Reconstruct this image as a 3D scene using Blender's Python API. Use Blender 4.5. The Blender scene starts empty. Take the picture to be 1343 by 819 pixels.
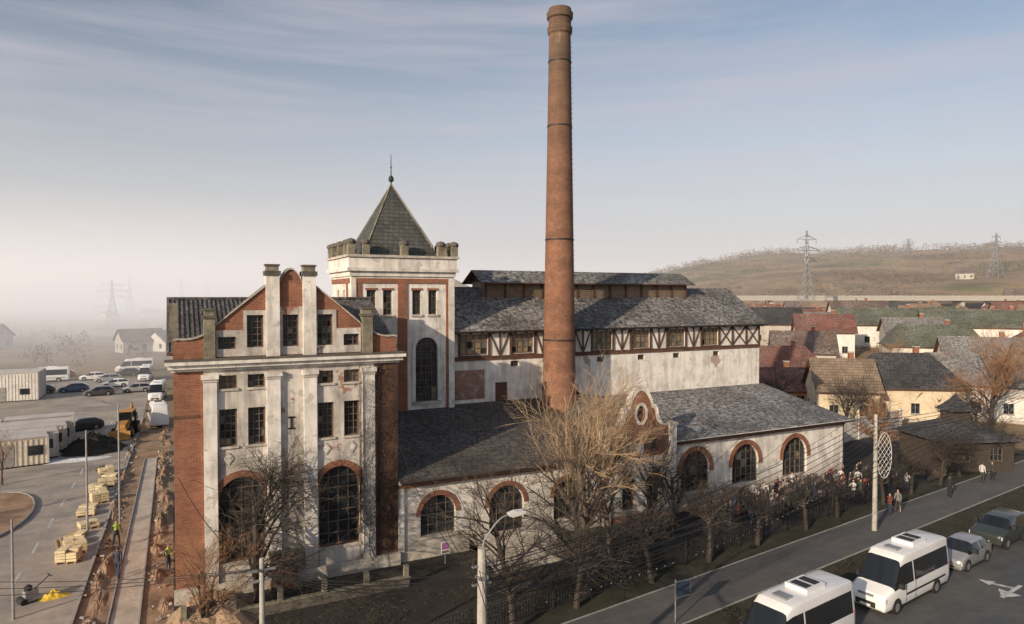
import bpy, bmesh, math, random
from mathutils import Vector, Matrix, noise
from mathutils.geometry import tessellate_polygon
R=random.Random(7)
scene=bpy.context.scene
rad=math.radians
# ---------------------------------------------------------------- materials
def newmat(name):
    m=bpy.data.materials.new(name); m.use_nodes=True
    nt=m.node_tree; nt.nodes.clear()
    out=nt.nodes.new('ShaderNodeOutputMaterial'); b=nt.nodes.new('ShaderNodeBsdfPrincipled')
    nt.links.new(b.outputs[0],out.inputs[0])
    return m,nt,b
def N(nt,t,**k):
    n=nt.nodes.new(t)
    for a,v in k.items():
        if a in n.bl_rna.properties: setattr(n,a,v)
        else: n.inputs[a].default_value=v
    return n
def L(nt,a,b): nt.links.new(a,b)
def c4(c): return (c[0],c[1],c[2],1)
def ramp(nt,fac,stops):
    r=nt.nodes.new('ShaderNodeValToRGB'); cr=r.color_ramp
    while len(cr.elements)<len(stops): cr.elements.new(.5)
    for e,(p,c) in zip(cr.elements,stops):
        e.position=p; e.color=c4(c) if not isinstance(c,(int,float)) else (c,c,c,1)
    L(nt,fac,r.inputs[0]); return r.outputs[0]
def noisetex(nt,vec,scale,detail=6,rough=.6,mapscale=None):
    if mapscale:
        mp=N(nt,'ShaderNodeMapping'); mp.inputs['Scale'].default_value=mapscale
        L(nt,vec,mp.inputs[0]); vec=mp.outputs[0]
    n=N(nt,'ShaderNodeTexNoise'); n.inputs['Scale'].default_value=scale
    n.inputs['Detail'].default_value=detail; n.inputs['Roughness'].default_value=rough
    L(nt,vec,n.inputs['Vector']); return n.outputs['Fac']
def mix(nt,fac,a,b,mode='MIX'):
    m=nt.nodes.new('ShaderNodeMix'); m.data_type='RGBA'; m.blend_type=mode
    for s,v in ((m.inputs[0],fac),(m.inputs[6],a),(m.inputs[7],b)):
        if isinstance(v,(int,float)): s.default_value=v
        elif isinstance(v,tuple): s.default_value=c4(v)
        else: L(nt,v,s)
    return m.outputs[2]
def mth(nt,op,a,b=0.0):
    m=nt.nodes.new('ShaderNodeMath'); m.operation=op
    for s,v in ((m.inputs[0],a),(m.inputs[1],b)):
        if isinstance(v,(int,float)): s.default_value=v
        else: L(nt,v,s)
    return m.outputs[0]
def bump(nt,b,h,strength=.3,dist=.05):
    n=N(nt,'ShaderNodeBump'); n.inputs['Strength'].default_value=strength; n.inputs['Distance'].default_value=dist
    L(nt,h,n.inputs['Height']); L(nt,n.outputs[0],b.inputs['Normal'])
def objco(nt):
    return nt.nodes.new('ShaderNodeTexCoord').outputs['Object']
def plain(name,col,rough=.8,var=.25,scale=2.0,metal=0,bmp=.15,fine=None):
    m,nt,b=newmat(name); co=objco(nt)
    n=noisetex(nt,co,scale)
    c=ramp(nt,n,[(.3,tuple(x*(1-var) for x in col)),(.7,tuple(min(1,x*(1+var)) for x in col))])
    if fine:
        f=noisetex(nt,co,fine,3,.7); c=mix(nt,.6,c,ramp(nt,f,[(.35,.55),(.65,1.0)]),'MULTIPLY')
    L(nt,c,b.inputs['Base Color']); b.inputs['Roughness'].default_value=rough; b.inputs['Metallic'].default_value=metal
    if bmp: bump(nt,b,noisetex(nt,co,(fine or scale*6),4),bmp,.03)
    return m
def brickmat(name,c1,c2,mort,cyl=False,dirt=.5,wash=0.0,zsoot=None):
    m,nt,b=newmat(name); co=objco(nt)
    s=N(nt,'ShaderNodeSeparateXYZ'); L(nt,co,s.inputs[0])
    u=mth(nt,'MULTIPLY',mth(nt,'ARCTAN2',s.outputs[1],s.outputs[0]),1.1) if cyl else mth(nt,'ADD',s.outputs[0],s.outputs[1])
    cb=N(nt,'ShaderNodeCombineXYZ'); L(nt,u,cb.inputs[0]); L(nt,s.outputs[2],cb.inputs[1])
    br=N(nt,'ShaderNodeTexBrick'); L(nt,cb.outputs[0],br.inputs['Vector'])
    br.inputs['Color1'].default_value=c4(c1); br.inputs['Color2'].default_value=c4(c2); br.inputs['Mortar'].default_value=c4(mort)
    br.inputs['Scale'].default_value=1; br.inputs['Brick Width'].default_value=.28; br.inputs['Row Height'].default_value=.09; br.inputs['Mortar Size'].default_value=.010
    c=br.outputs['Color']
    d=noisetex(nt,co,.8,8,.65); c=mix(nt,dirt,c,ramp(nt,d,[(.32,.35),(.6,1.0)]),'MULTIPLY')
    d2=noisetex(nt,co,5,5,.7); c=mix(nt,.5,c,ramp(nt,d2,[(.3,.6),(.65,1.15)]),'MULTIPLY')
    if wash:
        w=noisetex(nt,co,1.3,8,.7); c=mix(nt,ramp(nt,w,[(.6-wash*.1,0.0),(.72,.7)]),c,(.55,.5,.45))
    if zsoot:
        f=N(nt,'ShaderNodeMapRange'); L(nt,s.outputs[2],f.inputs[0]); f.inputs[1].default_value=zsoot[0]; f.inputs[2].default_value=zsoot[1]; f.inputs[3].default_value=0; f.inputs[4].default_value=.85
        st=noisetex(nt,co,1.5,6,.6,(1,1,.15)); c=mix(nt,mth(nt,'MULTIPLY',f.outputs[0],ramp(nt,st,[(.3,.35),(.6,1.0)])),c,(.085,.07,.05))
        b3=noisetex(nt,co,.5,3,.5,(.1,.1,1)); c=mix(nt,.7,c,ramp(nt,b3,[(.35,.6),(.6,1.1)]),'MULTIPLY')
        w=noisetex(nt,co,1.1,8,.7,(1,1,.4)); c=mix(nt,ramp(nt,w,[(.6,0.0),(.72,.45)]),c,(.38,.27,.19))
    L(nt,c,b.inputs['Base Color']); b.inputs['Roughness'].default_value=.9
    bump(nt,b,mth(nt,'SUBTRACT',d2,mth(nt,'MULTIPLY',br.outputs['Fac'],.5)),.4,.02)
    return m
def plaster(name,col,stain=.5,patch=0.0,pcol=(.25,.09,.05)):
    m,nt,b=newmat(name); co=objco(nt)
    n=noisetex(nt,co,.7,9,.65); c=mix(nt,1,(1,1,1),col,'MULTIPLY')
    c=mix(nt,stain,c,ramp(nt,n,[(.36,.45),(.58,1.0)]),'MULTIPLY')
    dr=noisetex(nt,co,2.2,6,.65,(1,1,.12)); c=mix(nt,stain,c,ramp(nt,dr,[(.36,(.48,.44,.40)),(.56,(1,1,1))]),'MULTIPLY')
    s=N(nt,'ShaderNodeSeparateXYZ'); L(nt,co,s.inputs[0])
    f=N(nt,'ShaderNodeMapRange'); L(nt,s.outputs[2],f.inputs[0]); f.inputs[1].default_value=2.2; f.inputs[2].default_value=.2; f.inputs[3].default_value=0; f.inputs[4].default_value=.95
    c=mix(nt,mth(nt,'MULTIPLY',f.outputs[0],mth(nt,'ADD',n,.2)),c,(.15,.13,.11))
    g=noisetex(nt,co,1.2,10,.62); c=mix(nt,ramp(nt,g,[(.58,0.0),(.61,min(1,stain*1.2))]),c,(.40,.37,.33))
    if patch:
        p=noisetex(nt,co,.55,10,.6); c=mix(nt,ramp(nt,p,[(.66-patch*.1,0.0),(.68-patch*.1,.8)]),c,pcol)
    L(nt,c,b.inputs['Base Color']); b.inputs['Roughness'].default_value=.9
    bump(nt,b,noisetex(nt,co,6,6),.25,.03)
    return m
def tiles(name,c1,c2,mode='xy',bw=.3,rh=.3,frost=0.0,fcol=(.72,.72,.73),moss=0):
    m,nt,b=newmat(name); co=objco(nt)
    s=N(nt,'ShaderNodeSeparateXYZ'); L(nt,co,s.inputs[0]); cb=N(nt,'ShaderNodeCombineXYZ')
    if mode=='xy': L(nt,s.outputs[0],cb.inputs[0]); L(nt,s.outputs[1],cb.inputs[1])
    elif mode=='yx': L(nt,s.outputs[1],cb.inputs[0]); L(nt,s.outputs[0],cb.inputs[1])
    else: L(nt,mth(nt,'ADD',s.outputs[0],s.outputs[1]),cb.inputs[0]); L(nt,s.outputs[2],cb.inputs[1])
    br=N(nt,'ShaderNodeTexBrick'); L(nt,cb.outputs[0],br.inputs['Vector'])
    br.inputs['Color1'].default_value=c4(c1); br.inputs['Color2'].default_value=c4(c2); br.inputs['Mortar'].default_value=c4(tuple(x*.35 for x in c1))
    br.inputs['Scale'].default_value=1; br.inputs['Brick Width'].default_value=bw; br.inputs['Row Height'].default_value=rh; br.inputs['Mortar Size'].default_value=.03
    c=br.outputs['Color']
    n=noisetex(nt,co,.5,8,.65); c=mix(nt,.6,c,ramp(nt,n,[(.3,.45),(.65,1.25)]),'MULTIPLY')
    pa=N(nt,'ShaderNodeTexVoronoi'); pa.inputs['Scale'].default_value=.45; L(nt,co,pa.inputs['Vector'])
    sp=N(nt,'ShaderNodeSeparateColor'); L(nt,pa.outputs['Color'],sp.inputs[0])
    c=mix(nt,.5,c,ramp(nt,sp.outputs[0],[(.1,.6),(.9,1.2)]),'MULTIPLY')
    if moss:
        c=mix(nt,ramp(nt,noisetex(nt,co,1.1,8,.7),[(.5,0.0),(.7,moss)]),c,(.09,.08,.045))
    if frost:
        f=noisetex(nt,co,3.2,3,.8); g=noisetex(nt,co,.22,5,.6)
        k=mth(nt,'MULTIPLY',ramp(nt,f,[(.42,0.0),(.62,1.0)]),ramp(nt,g,[(.36,.25),(.6,1.0)]))
        c=mix(nt,mth(nt,'MULTIPLY',k,frost),c,fcol)
    L(nt,c,b.inputs['Base Color']); b.inputs['Roughness'].default_value=.75
    bump(nt,b,mth(nt,'SUBTRACT',n,br.outputs['Fac']),.6,.04)
    return m
def glassmat(name,col=(.012,.015,.018),rough=.12):
    m,nt,b=newmat(name); co=objco(nt)
    n=noisetex(nt,co,1.7,4,.6)
    L(nt,ramp(nt,n,[(.4,col),(.7,tuple(x*3+.01 for x in col))]),b.inputs['Base Color'])
    L(nt,ramp(nt,n,[(.3,rough),(.7,rough+.3)]),b.inputs['Roughness'])
    b.inputs['Specular IOR Level'].default_value=.5
    return m
def paint(name,col,rough=.25,coat=.4,metal=0):
    m,nt,b=newmat(name); co=objco(nt)
    n=noisetex(nt,co,3,6,.7)
    L(nt,mix(nt,.3,col,ramp(nt,n,[(.3,.7),(.6,1.0)]),'MULTIPLY'),b.inputs['Base Color'])
    L(nt,ramp(nt,n,[(.3,rough),(.7,rough+.15)]),b.inputs['Roughness']); b.inputs['Metallic'].default_value=metal
    b.inputs['Coat Weight'].default_value=coat
    return m
BRICK=brickmat('brick_red',(.33,.12,.058),(.245,.082,.042),(.30,.20,.15),dirt=.55)
BRICKD=brickmat('brick_dark',(.17,.07,.042),(.12,.05,.032),(.16,.11,.085),dirt=.7)
CHIM=brickmat('brick_chimney',(.30,.128,.07),(.21,.085,.05),(.26,.18,.13),cyl=True,dirt=.55,zsoot=(20,37))
BRICKW=brickmat('brick_worn',(.30,.13,.08),(.24,.10,.07),(.4,.35,.3),wash=1.0)
PLA=plaster('plaster_aged',(.66,.62,.57),.7,.3)
PLAW=plaster('plaster_white',(.79,.76,.71),.52,0)
PLAH=plaster('plaster_hall',(.78,.75,.70),.48,.25,(.3,.2,.15))
STONE=plain('stone_cornice',(.5,.46,.40),.9,.35,1.5,fine=8)
DARKTOP=plain('sooty_capping',(.10,.09,.075),.9,.4,2)
MOSSY=plain('mossy_stone',(.22,.20,.15),.95,.5,1.5,fine=7)
TIMBER=plain('dark_timber',(.085,.042,.028),.8,.3,2)
R_DARK=tiles('slate_annex',(.06,.054,.05),(.038,.035,.034),'xy',.35,.4,frost=.12,moss=.5)
R_FROST=tiles('slate_frosted',(.085,.08,.077),(.05,.048,.048),'xy',.35,.4,frost=.48)
R_HALL=tiles('slate_hall',(.09,.082,.073),(.048,.045,.042),'xy',.45,.45,frost=.45,moss=.6)
R_BROWN=tiles('tiles_brown',(.20,.13,.09),(.10,.07,.055),'yx',.25,.35,moss=.3)
R_LEFT=tiles('tiles_left_roof',(.11,.095,.085),(.065,.06,.055),'xy',.28,.35,frost=.2,moss=.3)
R_SPIRE=tiles('slate_spire',(.10,.105,.10),(.06,.065,.062),'z',.4,.3,moss=.5)
GLASS=glassmat('window_glass')
GLASSB=glassmat('window_glass_pale',(.06,.065,.06),.25)
TAN=plain('curtained_pane',(.22,.17,.11),.6,.4,2)
FRAME=plain('window_frame_old',(.13,.10,.075),.8,.3,3)
FRAMEW=plain('window_frame_grey',(.30,.29,.27),.8,.3,3)
DARKIN=plain('dark_interior',(.02,.018,.016),1,.3,1,bmp=0)
METAL=plain('galvanised',(.32,.33,.34),.5,.2,3,metal=.6)
IRON=plain('dark_iron',(.03,.03,.032),.6,.2,3,metal=.3)
CABLE=plain('black_cable',(.012,.012,.013),.7,.2,3,bmp=0)
CONC=plain('concrete',(.42,.40,.36),.9,.2,2,fine=20)
RUBBER=plain('tyre_rubber',(.018,.018,.018),.85,.2,4)
LOUVRE=plain('louvre_boards',(.20,.15,.11),.85,.3,2)
WOODD=plain('door_brown',(.10,.045,.03),.7,.3,2)
# ---------------------------------------------------------------- mesh builder
class MB:
    def __init__(s): s.v=[];s.f=[];s.mi=[];s.mats=[];s.T=None
    def m(s,mat):
        if mat not in s.mats: s.mats.append(mat)
        return s.mats.index(mat)
    def face(s,pts,mat):
        i=len(s.v); s.v+=[tuple(p) for p in pts]; s.f.append(tuple(range(i,i+len(pts)))); s.mi.append(s.m(mat))
    def box(s,x0,x1,y0,y1,z0,z1,mat,M=None):
        i=len(s.v); P=[(x,y,z) for z in (z0,z1) for x,y in ((x0,y0),(x1,y0),(x1,y1),(x0,y1))]
        if M is not None: P=[tuple(M@Vector(p)) for p in P]
        s.v+=P; k=s.m(mat)
        for f in ((0,3,2,1),(4,5,6,7),(0,1,5,4),(1,2,6,5),(2,3,7,6),(3,0,4,7)):
            s.f.append(tuple(i+a for a in f)); s.mi.append(k)
    def tube(s,p0,p1,r0,r1,n,mat,cap=False):
        p0=Vector(p0);p1=Vector(p1);d=(p1-p0)
        if d.length<1e-6: return
        d.normalize(); a=d.orthogonal().normalized(); b=d.cross(a); i=len(s.v); k=s.m(mat)
        for p,r in ((p0,r0),(p1,r1)):
            for j in range(n):
                t=2*math.pi*j/n; s.v.append(tuple(p+a*(r*math.cos(t))+b*(r*math.sin(t))))
        for j in range(n):
            s.f.append((i+j,i+(j+1)%n,i+n+(j+1)%n,i+n+j)); s.mi.append(k)
        if cap:
            s.f.append(tuple(i+j for j in range(n))[::-1]); s.mi.append(k)
            s.f.append(tuple(i+n+j for j in range(n))); s.mi.append(k)
    def revolve(s,prof,c,n,mat,phase=0):
        i=len(s.v);k=s.m(mat)
        for r,z in prof:
            for j in range(n):
                t=2*math.pi*j/n+phase; s.v.append((c[0]+r*math.cos(t),c[1]+r*math.sin(t),c[2]+z))
        for q in range(len(prof)-1):
            for j in range(n):
                s.f.append((i+q*n+j,i+q*n+(j+1)%n,i+(q+1)*n+(j+1)%n,i+(q+1)*n+j)); s.mi.append(k)
    def extr(s,poly,y0,y1,mat,emat=None,M=None):
        emat=emat or mat
        tri=tessellate_polygon([[Vector((p[0],p[1],0)) for p in poly]])
        tf=(lambda p:tuple(M@Vector(p))) if M is not None else (lambda p:p)
        for y in (y0,y1):
            for t in tri: s.face([tf((poly[a][0],y,poly[a][1])) for a in t],mat)
        for a in range(len(poly)):
            p=poly[a];q=poly[(a+1)%len(poly)]
            s.face([tf((p[0],y0,p[1])),tf((q[0],y0,q[1])),tf((q[0],y1,q[1])),tf((p[0],y1,p[1]))],emat)
    def build(s,name,parent=None,smooth=False,loc=None,rotz=0,local=False):
        me=bpy.data.meshes.new(name); me.from_pydata(s.v,[],s.f)
        for m in s.mats: me.materials.append(m)
        me.polygons.foreach_set('material_index',s.mi)
        if smooth: me.polygons.foreach_set('use_smooth',[True]*len(me.polygons))
        me.update()
        ob=bpy.data.objects.new(name,me); scene.collection.objects.link(ob)
        if loc: ob.location=loc
        ob.rotation_euler[2]=rotz
        if parent:
            ob.parent=parent
            if not local: ob.matrix_parent_inverse=Matrix.Translation(-Vector(parent.location))
        return ob
def empty(name,loc=(0,0,0),rotz=0):
    e=bpy.data.objects.new(name,None); e.location=loc; e.rotation_euler[2]=rotz; e.empty_display_size=1
    scene.collection.objects.link(e); return e
# ---------------------------------------------------------------- wall + window tools
class Hole:
    def __init__(s,xc,w,z0,z1,rise=0):
        s.xc=xc;s.hw=w/2;s.z0=z0;s.z1=z1;s.rise=rise;s.x0=xc-w/2;s.x1=xc+w/2
        p=[(s.x0,z0),(s.x1,z0)]
        if rise:
            zs=z1-rise
            for i in range(0,15):
                t=math.pi*i/14; p.append((xc+s.hw*math.cos(t),zs+rise*math.sin(t)))
        else: p+=[(s.x1,z1),(s.x0,z1)]
        s.p=p
    def top(s,u):
        if not s.rise: return s.z1
        k=max(0,1-((u-s.xc)/s.hw)**2); return s.z1-s.rise+s.rise*math.sqrt(k)
def FR(y): return lambda u,v,d:(u,y+d,v)
def LS(x): return lambda u,v,d:(x+d,u,v)
def RS(x): return lambda u,v,d:(x-d,u,v)
def wall(mb,outer,holes,T,mat,depth=.3,rmat=None,edge=0):
    polys=[[Vector((a,b,0)) for a,b in outer]]+[[Vector((a,b,0)) for a,b in h.p] for h in holes]
    flat=[p for q in polys for p in q]
    for t in tessellate_polygon(polys): mb.face([T(flat[i].x,flat[i].y,0) for i in t],mat)
    for h in holes:
        n=len(h.p)
        for i in range(n):
            a=h.p[i];b=h.p[(i+1)%n]
            mb.face([T(a[0],a[1],0),T(b[0],b[1],0),T(b[0],b[1],depth),T(a[0],a[1],depth)],rmat or mat)
    if edge:
        n=len(outer)
        for i in range(n):
            a=outer[i];b=outer[(i+1)%n]
            mb.face([T(a[0],a[1],0),T(b[0],b[1],0),T(b[0],b[1],edge),T(a[0],a[1],edge)],mat)
def tbox(mb,T,u0,u1,v0,v1,d0,d1,mat):
    i=len(mb.v);k=mb.m(mat)
    mb.v+=[tuple(T(u,v,d)) for d in (d0,d1) for u,v in ((u0,v0),(u1,v0),(u1,v1),(u0,v1))]
    for f in ((0,1,2,3),(7,6,5,4),(0,4,5,1),(1,5,6,2),(2,6,7,3),(3,7,4,0)):
        mb.f.append(tuple(i+a for a in f)); mb.mi.append(k)
def window(mb,h,T,nx,nz,fm=None,gm=None,depth=.22,fw=.06,bw=.035,panes=True):
    fm=fm or FRAME; gm=gm or GLASS
    mb.face([T(a,b,depth) for a,b in h.p],gm)
    d0=depth-.07;d1=depth-.005
    for i in range(nx+1):
        u=h.x0+(h.x1-h.x0)*i/nx; w=fw if i in(0,nx) else bw
        u0=max(h.x0,u-w/2);u1=min(h.x1,u+w/2)
        if i==0:u1=u0+w
        if i==nx:u0=u1-w
        tbox(mb,T,u0,u1,h.z0,max(h.z0+.1,min(h.top(u0),h.top(u1))-.01) if h.rise else h.z1,d0,d1,fm)
    for j in range(nz+1):
        v=h.z0+(h.z1-h.z0)*j/nz; w=fw if j in(0,nz) else bw
        a,b=h.x0,h.x1
        if h.rise and v>h.z1-h.rise:
            k=(v-(h.z1-h.rise))/h.rise
            if k>.97: continue
            q=h.hw*math.sqrt(1-k*k); a=h.xc-q;b=h.xc+q
        v0=max(h.z0,v-w/2); tbox(mb,T,a+.002,b-.002,v0,min(v0+w,h.z1),d0-.004,d1-.004,fm)
    if h.rise:
        n=14;zs=h.z1-h.rise
        for i in range(n):
            t0=math.pi*i/n;t1=math.pi*(i+1)/n; q=[]
            for t,rr in((t0,1),(t1,1),(t1,1-fw/h.hw),(t0,1-fw/h.hw)): q.append((h.xc+h.hw*rr*math.cos(t),zs+h.rise*rr*math.sin(t)))
            mb.face([T(a,b,d0-.008) for a,b in q],fm)
    if panes:
        pr=.10 if h.rise else .2
        for i in range(nx):
            for j in range(nz):
                if R.random()<pr:
                    u0=h.x0+(h.x1-h.x0)*i/nx;u1=h.x0+(h.x1-h.x0)*(i+1)/nx
                    v0=h.z0+(h.z1-h.z0)*j/nz;v1=h.z0+(h.z1-h.z0)*(j+1)/nz
                    if v1<min(h.top(u0+.01),h.top(u1-.01)):
                        mb.face([T(u0,v0,depth-.012),T(u1,v0,depth-.012),T(u1,v1,depth-.012),T(u0,v1,depth-.012)],R.choice([GLASSB,DARKIN,GLASSB,DARKIN,TAN]))
def surround(mb,h,T,mat,w=.3,proud=.06,jamb=0):
    n=16;zs=h.z1-h.rise
    P=lambda t,e:(h.xc+(h.hw+e)*math.cos(t),zs+(h.rise+e)*math.sin(t))
    for i in range(n):
        a,b=math.pi*i/n,math.pi*(i+1)/n
        mb.face([T(*P(a,0),-proud),T(*P(b,0),-proud),T(*P(b,w),-proud),T(*P(a,w),-proud)],mat)
        mb.face([T(*P(a,w),-proud),T(*P(b,w),-proud),T(*P(b,w),.01),T(*P(a,w),.01)],mat)
        mb.face([T(*P(a,0),-proud),T(*P(b,0),-proud),T(*P(b,0),.01),T(*P(a,0),.01)],mat)
    if jamb:
        tbox(mb,T,h.x0-w,h.x0,zs-jamb,zs,-proud,.01,mat); tbox(mb,T,h.x1,h.x1+w,zs-jamb,zs,-proud,.01,mat)
# ================================================================= BREWERY
brew=empty('brewery_building',(6,40,0))
YF=38.9
w=MB(); wn=MB(); tr=MB(); rf=MB()
cols=[2.6,4.03,7.72,9.19]
H=[]
for i,x in enumerate(cols):
    H.append((Hole(x,.88,11.05,11.75),3,2)); H.append((Hole(x,.88,7.95,9.95),3,5))
AR=[Hole(3.25,2.3,1.7,6.25,1.15),Hole(8.45,2.3,1.7,6.25,1.15)]
holes=[h[0] for h in H]+AR
T=FR(YF)
wall(w,[(0,0),(11.9,0),(11.9,12.05),(0,12.05)],holes,T,BRICK,.35)
Tp=FR(YF-.05)
wall(w,[(1.4,.7),(10.5,.7),(10.5,12.04),(1.4,12.04)],holes,Tp,PLA,.1,edge=.05)
for k,(h,nx,nz) in enumerate(H): window(wn,h,T,nx,nz,gm=(TAN if nz==2 and k in(0,4,6) else GLASS)); tbox(tr,Tp,h.x0-.08,h.x1+.08,h.z0-.12,h.z0,-.09,.02,STONE)
for h in AR:
    window(wn,h,T,4,7,depth=.3,bw=.05); surround(tr,h,Tp,BRICK,.35,.05,0); tbox(tr,Tp,h.x0-.1,h.x1+.1,h.z0-.18,h.z0,-.1,.02,STONE)
    tbox(tr,Tp,h.x0-.0,h.x1,.72,h.z0-.2,-.03,.01,PLAW)
for x in cols:
    a,b=.26,.38
    tr.face([(x-a,YF-.09,7.3),(x,YF-.09,7.3-b),(x+a,YF-.09,7.3),(x,YF-.09,7.3+b)],STONE)
    tr.face([(x-a*.6,YF-.095,7.3),(x,YF-.095,7.3-b*.6),(x+a*.6,YF-.095,7.3),(x,YF-.095,7.3+b*.6)],PLAW)
for a,b in((1.4,2.05),(4.55,5.25),(6.5,7.2),(9.8,10.5)):
    tbox(tr,T,a,b,.72,11.6,-.25,-.04,PLAW); tbox(tr,T,a-.1,b+.1,11.6,11.85,-.33,-.04,PLAW); tbox(tr,T,a-.05,b+.05,11.45,11.53,-.29,-.2505,STONE)
tbox(tr,T,-.08,11.98,0,.7,-.35,-.002,STONE)
for q in ((5.78,5.86,8.6,9.3),(5.65,6.0,9.22,9.3),(5.65,6.0,8.6,8.68)): tbox(tr,Tp,*q,-.05,.0-.002,IRON)
tr.tube((10.75,YF-.1,.5),(10.75,YF-.1,12),.06,.06,8,IRON)
tbox(tr,T,10.95,11.93,.9,12.0,-.05,.02,BRICKD)
tbox(tr,T,0.0,1.2,9.6,9.75,-.04,.01,BRICKD)
tbox(tr,T,-.1,12.0,12.05,12.2,-.2,.1,PLAW); tbox(tr,T,-.25,12.15,12.2,12.42,-.42,.1,PLAW); tbox(tr,T,-.38,12.28,12.42,12.62,-.62,.1,PLAW); tbox(tr,T,-.4,12.3,12.62,12.7,-.66,.1,DARKTOP)
for Tx,sg in((LS(0),0),(RS(11.9),1)):
    wall(w,[(YF,0),(52,0),(52,12.6),(YF,12.6)],[],Tx,BRICK if sg==0 else PLA)
w.face([(0,52,0),(11.9,52,0),(11.9,52,12.6),(0,52,12.6)],PLA)
GW=[(Hole(2.58,.88,13.15,13.8),3,2),(Hole(4.0,.85,13.2,14.95),3,5),(Hole(5.85,.85,13.2,14.95),3,5),(Hole(7.72,.85,13.2,14.95),3,5),(Hole(9.2,.88,13.15,13.8),3,2)]
gh=[g[0] for g in GW]
def arc(a,b,c,n=6):
    return [((1-t)**2*a[0]+2*t*(1-t)*c[0]+t*t*b[0],(1-t)**2*a[1]+2*t*(1-t)*c[1]+t*t*b[1]) for t in [i/n for i in range(n+1)]]
gl=[(0,12.7),(0,13.75)]+arc((.2,13.8),(1.45,14.0),(.9,13.7),4)+[(2.0,14.35)]+arc((2.05,14.5),(4.55,16.6),(3.2,15.5),8)+[(5.25,16.6)]+arc((5.25,16.75),(6.5,16.75),(5.87,18.35),10)+[(7.2,16.6)]+arc((7.2,16.6),(9.7,14.5),(8.55,15.5),8)+[(9.8,14.3)]+arc((10.4,14.0),(11.7,13.7),(10.9,13.6),4)+[(11.9,13.65),(11.9,12.7)]
Tg=FR(YF+.05)
wall(w,gl,gh,Tg,BRICK,.3)
wall(w,gl,[],FR(YF+.45),BRICKD)
for i in range(1,len(gl)-2):
    p,q=gl[i],gl[i+1]
    tr.face([(p[0],YF-.05,p[1]),(q[0],YF-.05,q[1]),(q[0],YF+.55,q[1]),(p[0],YF+.55,p[1])],DARKTOP)
    tr.face([(p[0],YF-.05,p[1]),(q[0],YF-.05,q[1]),(q[0],YF-.05,q[1]-.1),(p[0],YF-.05,p[1]-.1)],STONE)
for o,hs in (([(2.05,12.75),(4.55,12.75),(4.55,15.2),(3.4,15.2),(3.4,14.15),(2.05,14.15)],gh[:2]),([(5.25,12.75),(6.5,12.75),(6.5,15.4),(5.25,15.4)],gh[2:3]),([(7.2,12.75),(9.75,12.75),(9.75,14.15),(8.35,14.15),(8.35,15.2),(7.2,15.2)],gh[3:])):
    wall(w,o,hs,FR(YF),PLA,.08,edge=.05)
for h,nx,nz in GW: window(wn,h,Tg,nx,nz)
for a,b,t,c in((1.45,2.0,14.8,0),(4.55,5.25,17.2,1),(6.5,7.2,17.2,1),(9.8,10.4,14.8,0)):
    tbox(tr,FR(YF),a,b,12.7,t-(.0 if c==0 else .1),-.2,.5,(PLAW if c else MOSSY)); tbox(tr,FR(YF),a-.07,b+.07,t-(0 if c==0 else .1),t+.15,-.27,.57,DARKTOP)
    tbox(tr,FR(YF),a+.03,b-.03,t+.15,t+.42,-.17,.47,MOSSY); tbox(tr,FR(YF),a-.03,b+.03,t+.42,t+.52,-.23,.53,DARKTOP)
def slab(mb,pts,th,mat,em=None):
    P=[Vector(p) for p in pts]; Q=[p-Vector((0,0,th)) for p in P]
    mb.face(P,mat); mb.face(Q[::-1],em or mat)
    for i in range(len(P)): j=(i+1)%len(P); mb.face([P[i],P[j],Q[j],Q[i]],em or mat)
slab(rf,[(-.3,YF+.5,13.0),(12.1,YF+.5,13.0),(12.1,45.6,15.75),(-.3,45.6,15.75)],.15,R_LEFT,TIMBER)
slab(rf,[(-.3,52.3,13.0),(12.1,52.3,13.0),(12.1,45.6,15.75),(-.3,45.6,15.75)],.15,R_LEFT,TIMBER)
w.face([(0,YF,12.6),(0,52,12.6),(0,45.6,15.6)],BRICK); w.face([(11.9,YF,12.6),(11.9,52,12.6),(11.9,45.6,15.6)],BRICK)
slab(rf,[(5.9,YF+.4,17.0),(5.9,47.5,17.0),(1.6,47.5,13.6),(1.6,YF+.4,13.6)],.12,R_BROWN,TIMBER)
slab(rf,[(5.9,YF+.4,17.0),(5.9,47.5,17.0),(10.6,47.5,13.9),(10.6,YF+.4,13.9)],.12,R_BROWN,TIMBER)
rf.tube((-.3,45.6,15.8),(12.1,45.6,15.8),.12,.12,6,R_LEFT)
tr.box(-.15,.25,YF+.1,YF+.6,13.6,15.6,MOSSY)
for k in range(22): rf.tube((-.2+k*.25,YF+.55,13.05),(-.2+k*.25,45.6,15.8),.035,.035,4,R_LEFT)
# ---- tower
TX0,TX1,TY0,TY1=11.3,19.1,47.8,54.2
TH=[Hole(12.75,.68,14.6,16.4),Hole(13.95,.68,14.6,16.4),Hole(16.15,.68,14.6,16.4),Hole(17.4,.68,14.6,16.4),Hole(16.9,1.75,8.1,12.9,.85)]
Tt=FR(TY0)
wall(w,[(TX0,0),(TX1,0),(TX1,17.4),(TX0,17.4)],TH,Tt,PLAW,.35)
TSH=[Hole(50.0,.68,14.6,16.4),Hole(51.9,.68,14.6,16.4)]
wall(w,[(TY0,0),(TY1,0),(TY1,17.4),(TY0,17.4)],TSH,LS(TX0),PLAW,.3)
wall(w,[(TY0,0),(TY1,0),(TY1,17.4),(TY0,17.4)],TSH,RS(TX1),PLAW,.3)
w.face([(TX0,TY1,0),(TX1,TY1,0),(TX1,TY1,17.4),(TX0,TY1,17.4)],PLAW)
for h in TSH: window(wn,h,LS(TX0),2,4); window(wn,h,RS(TX1),2,4)
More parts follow.
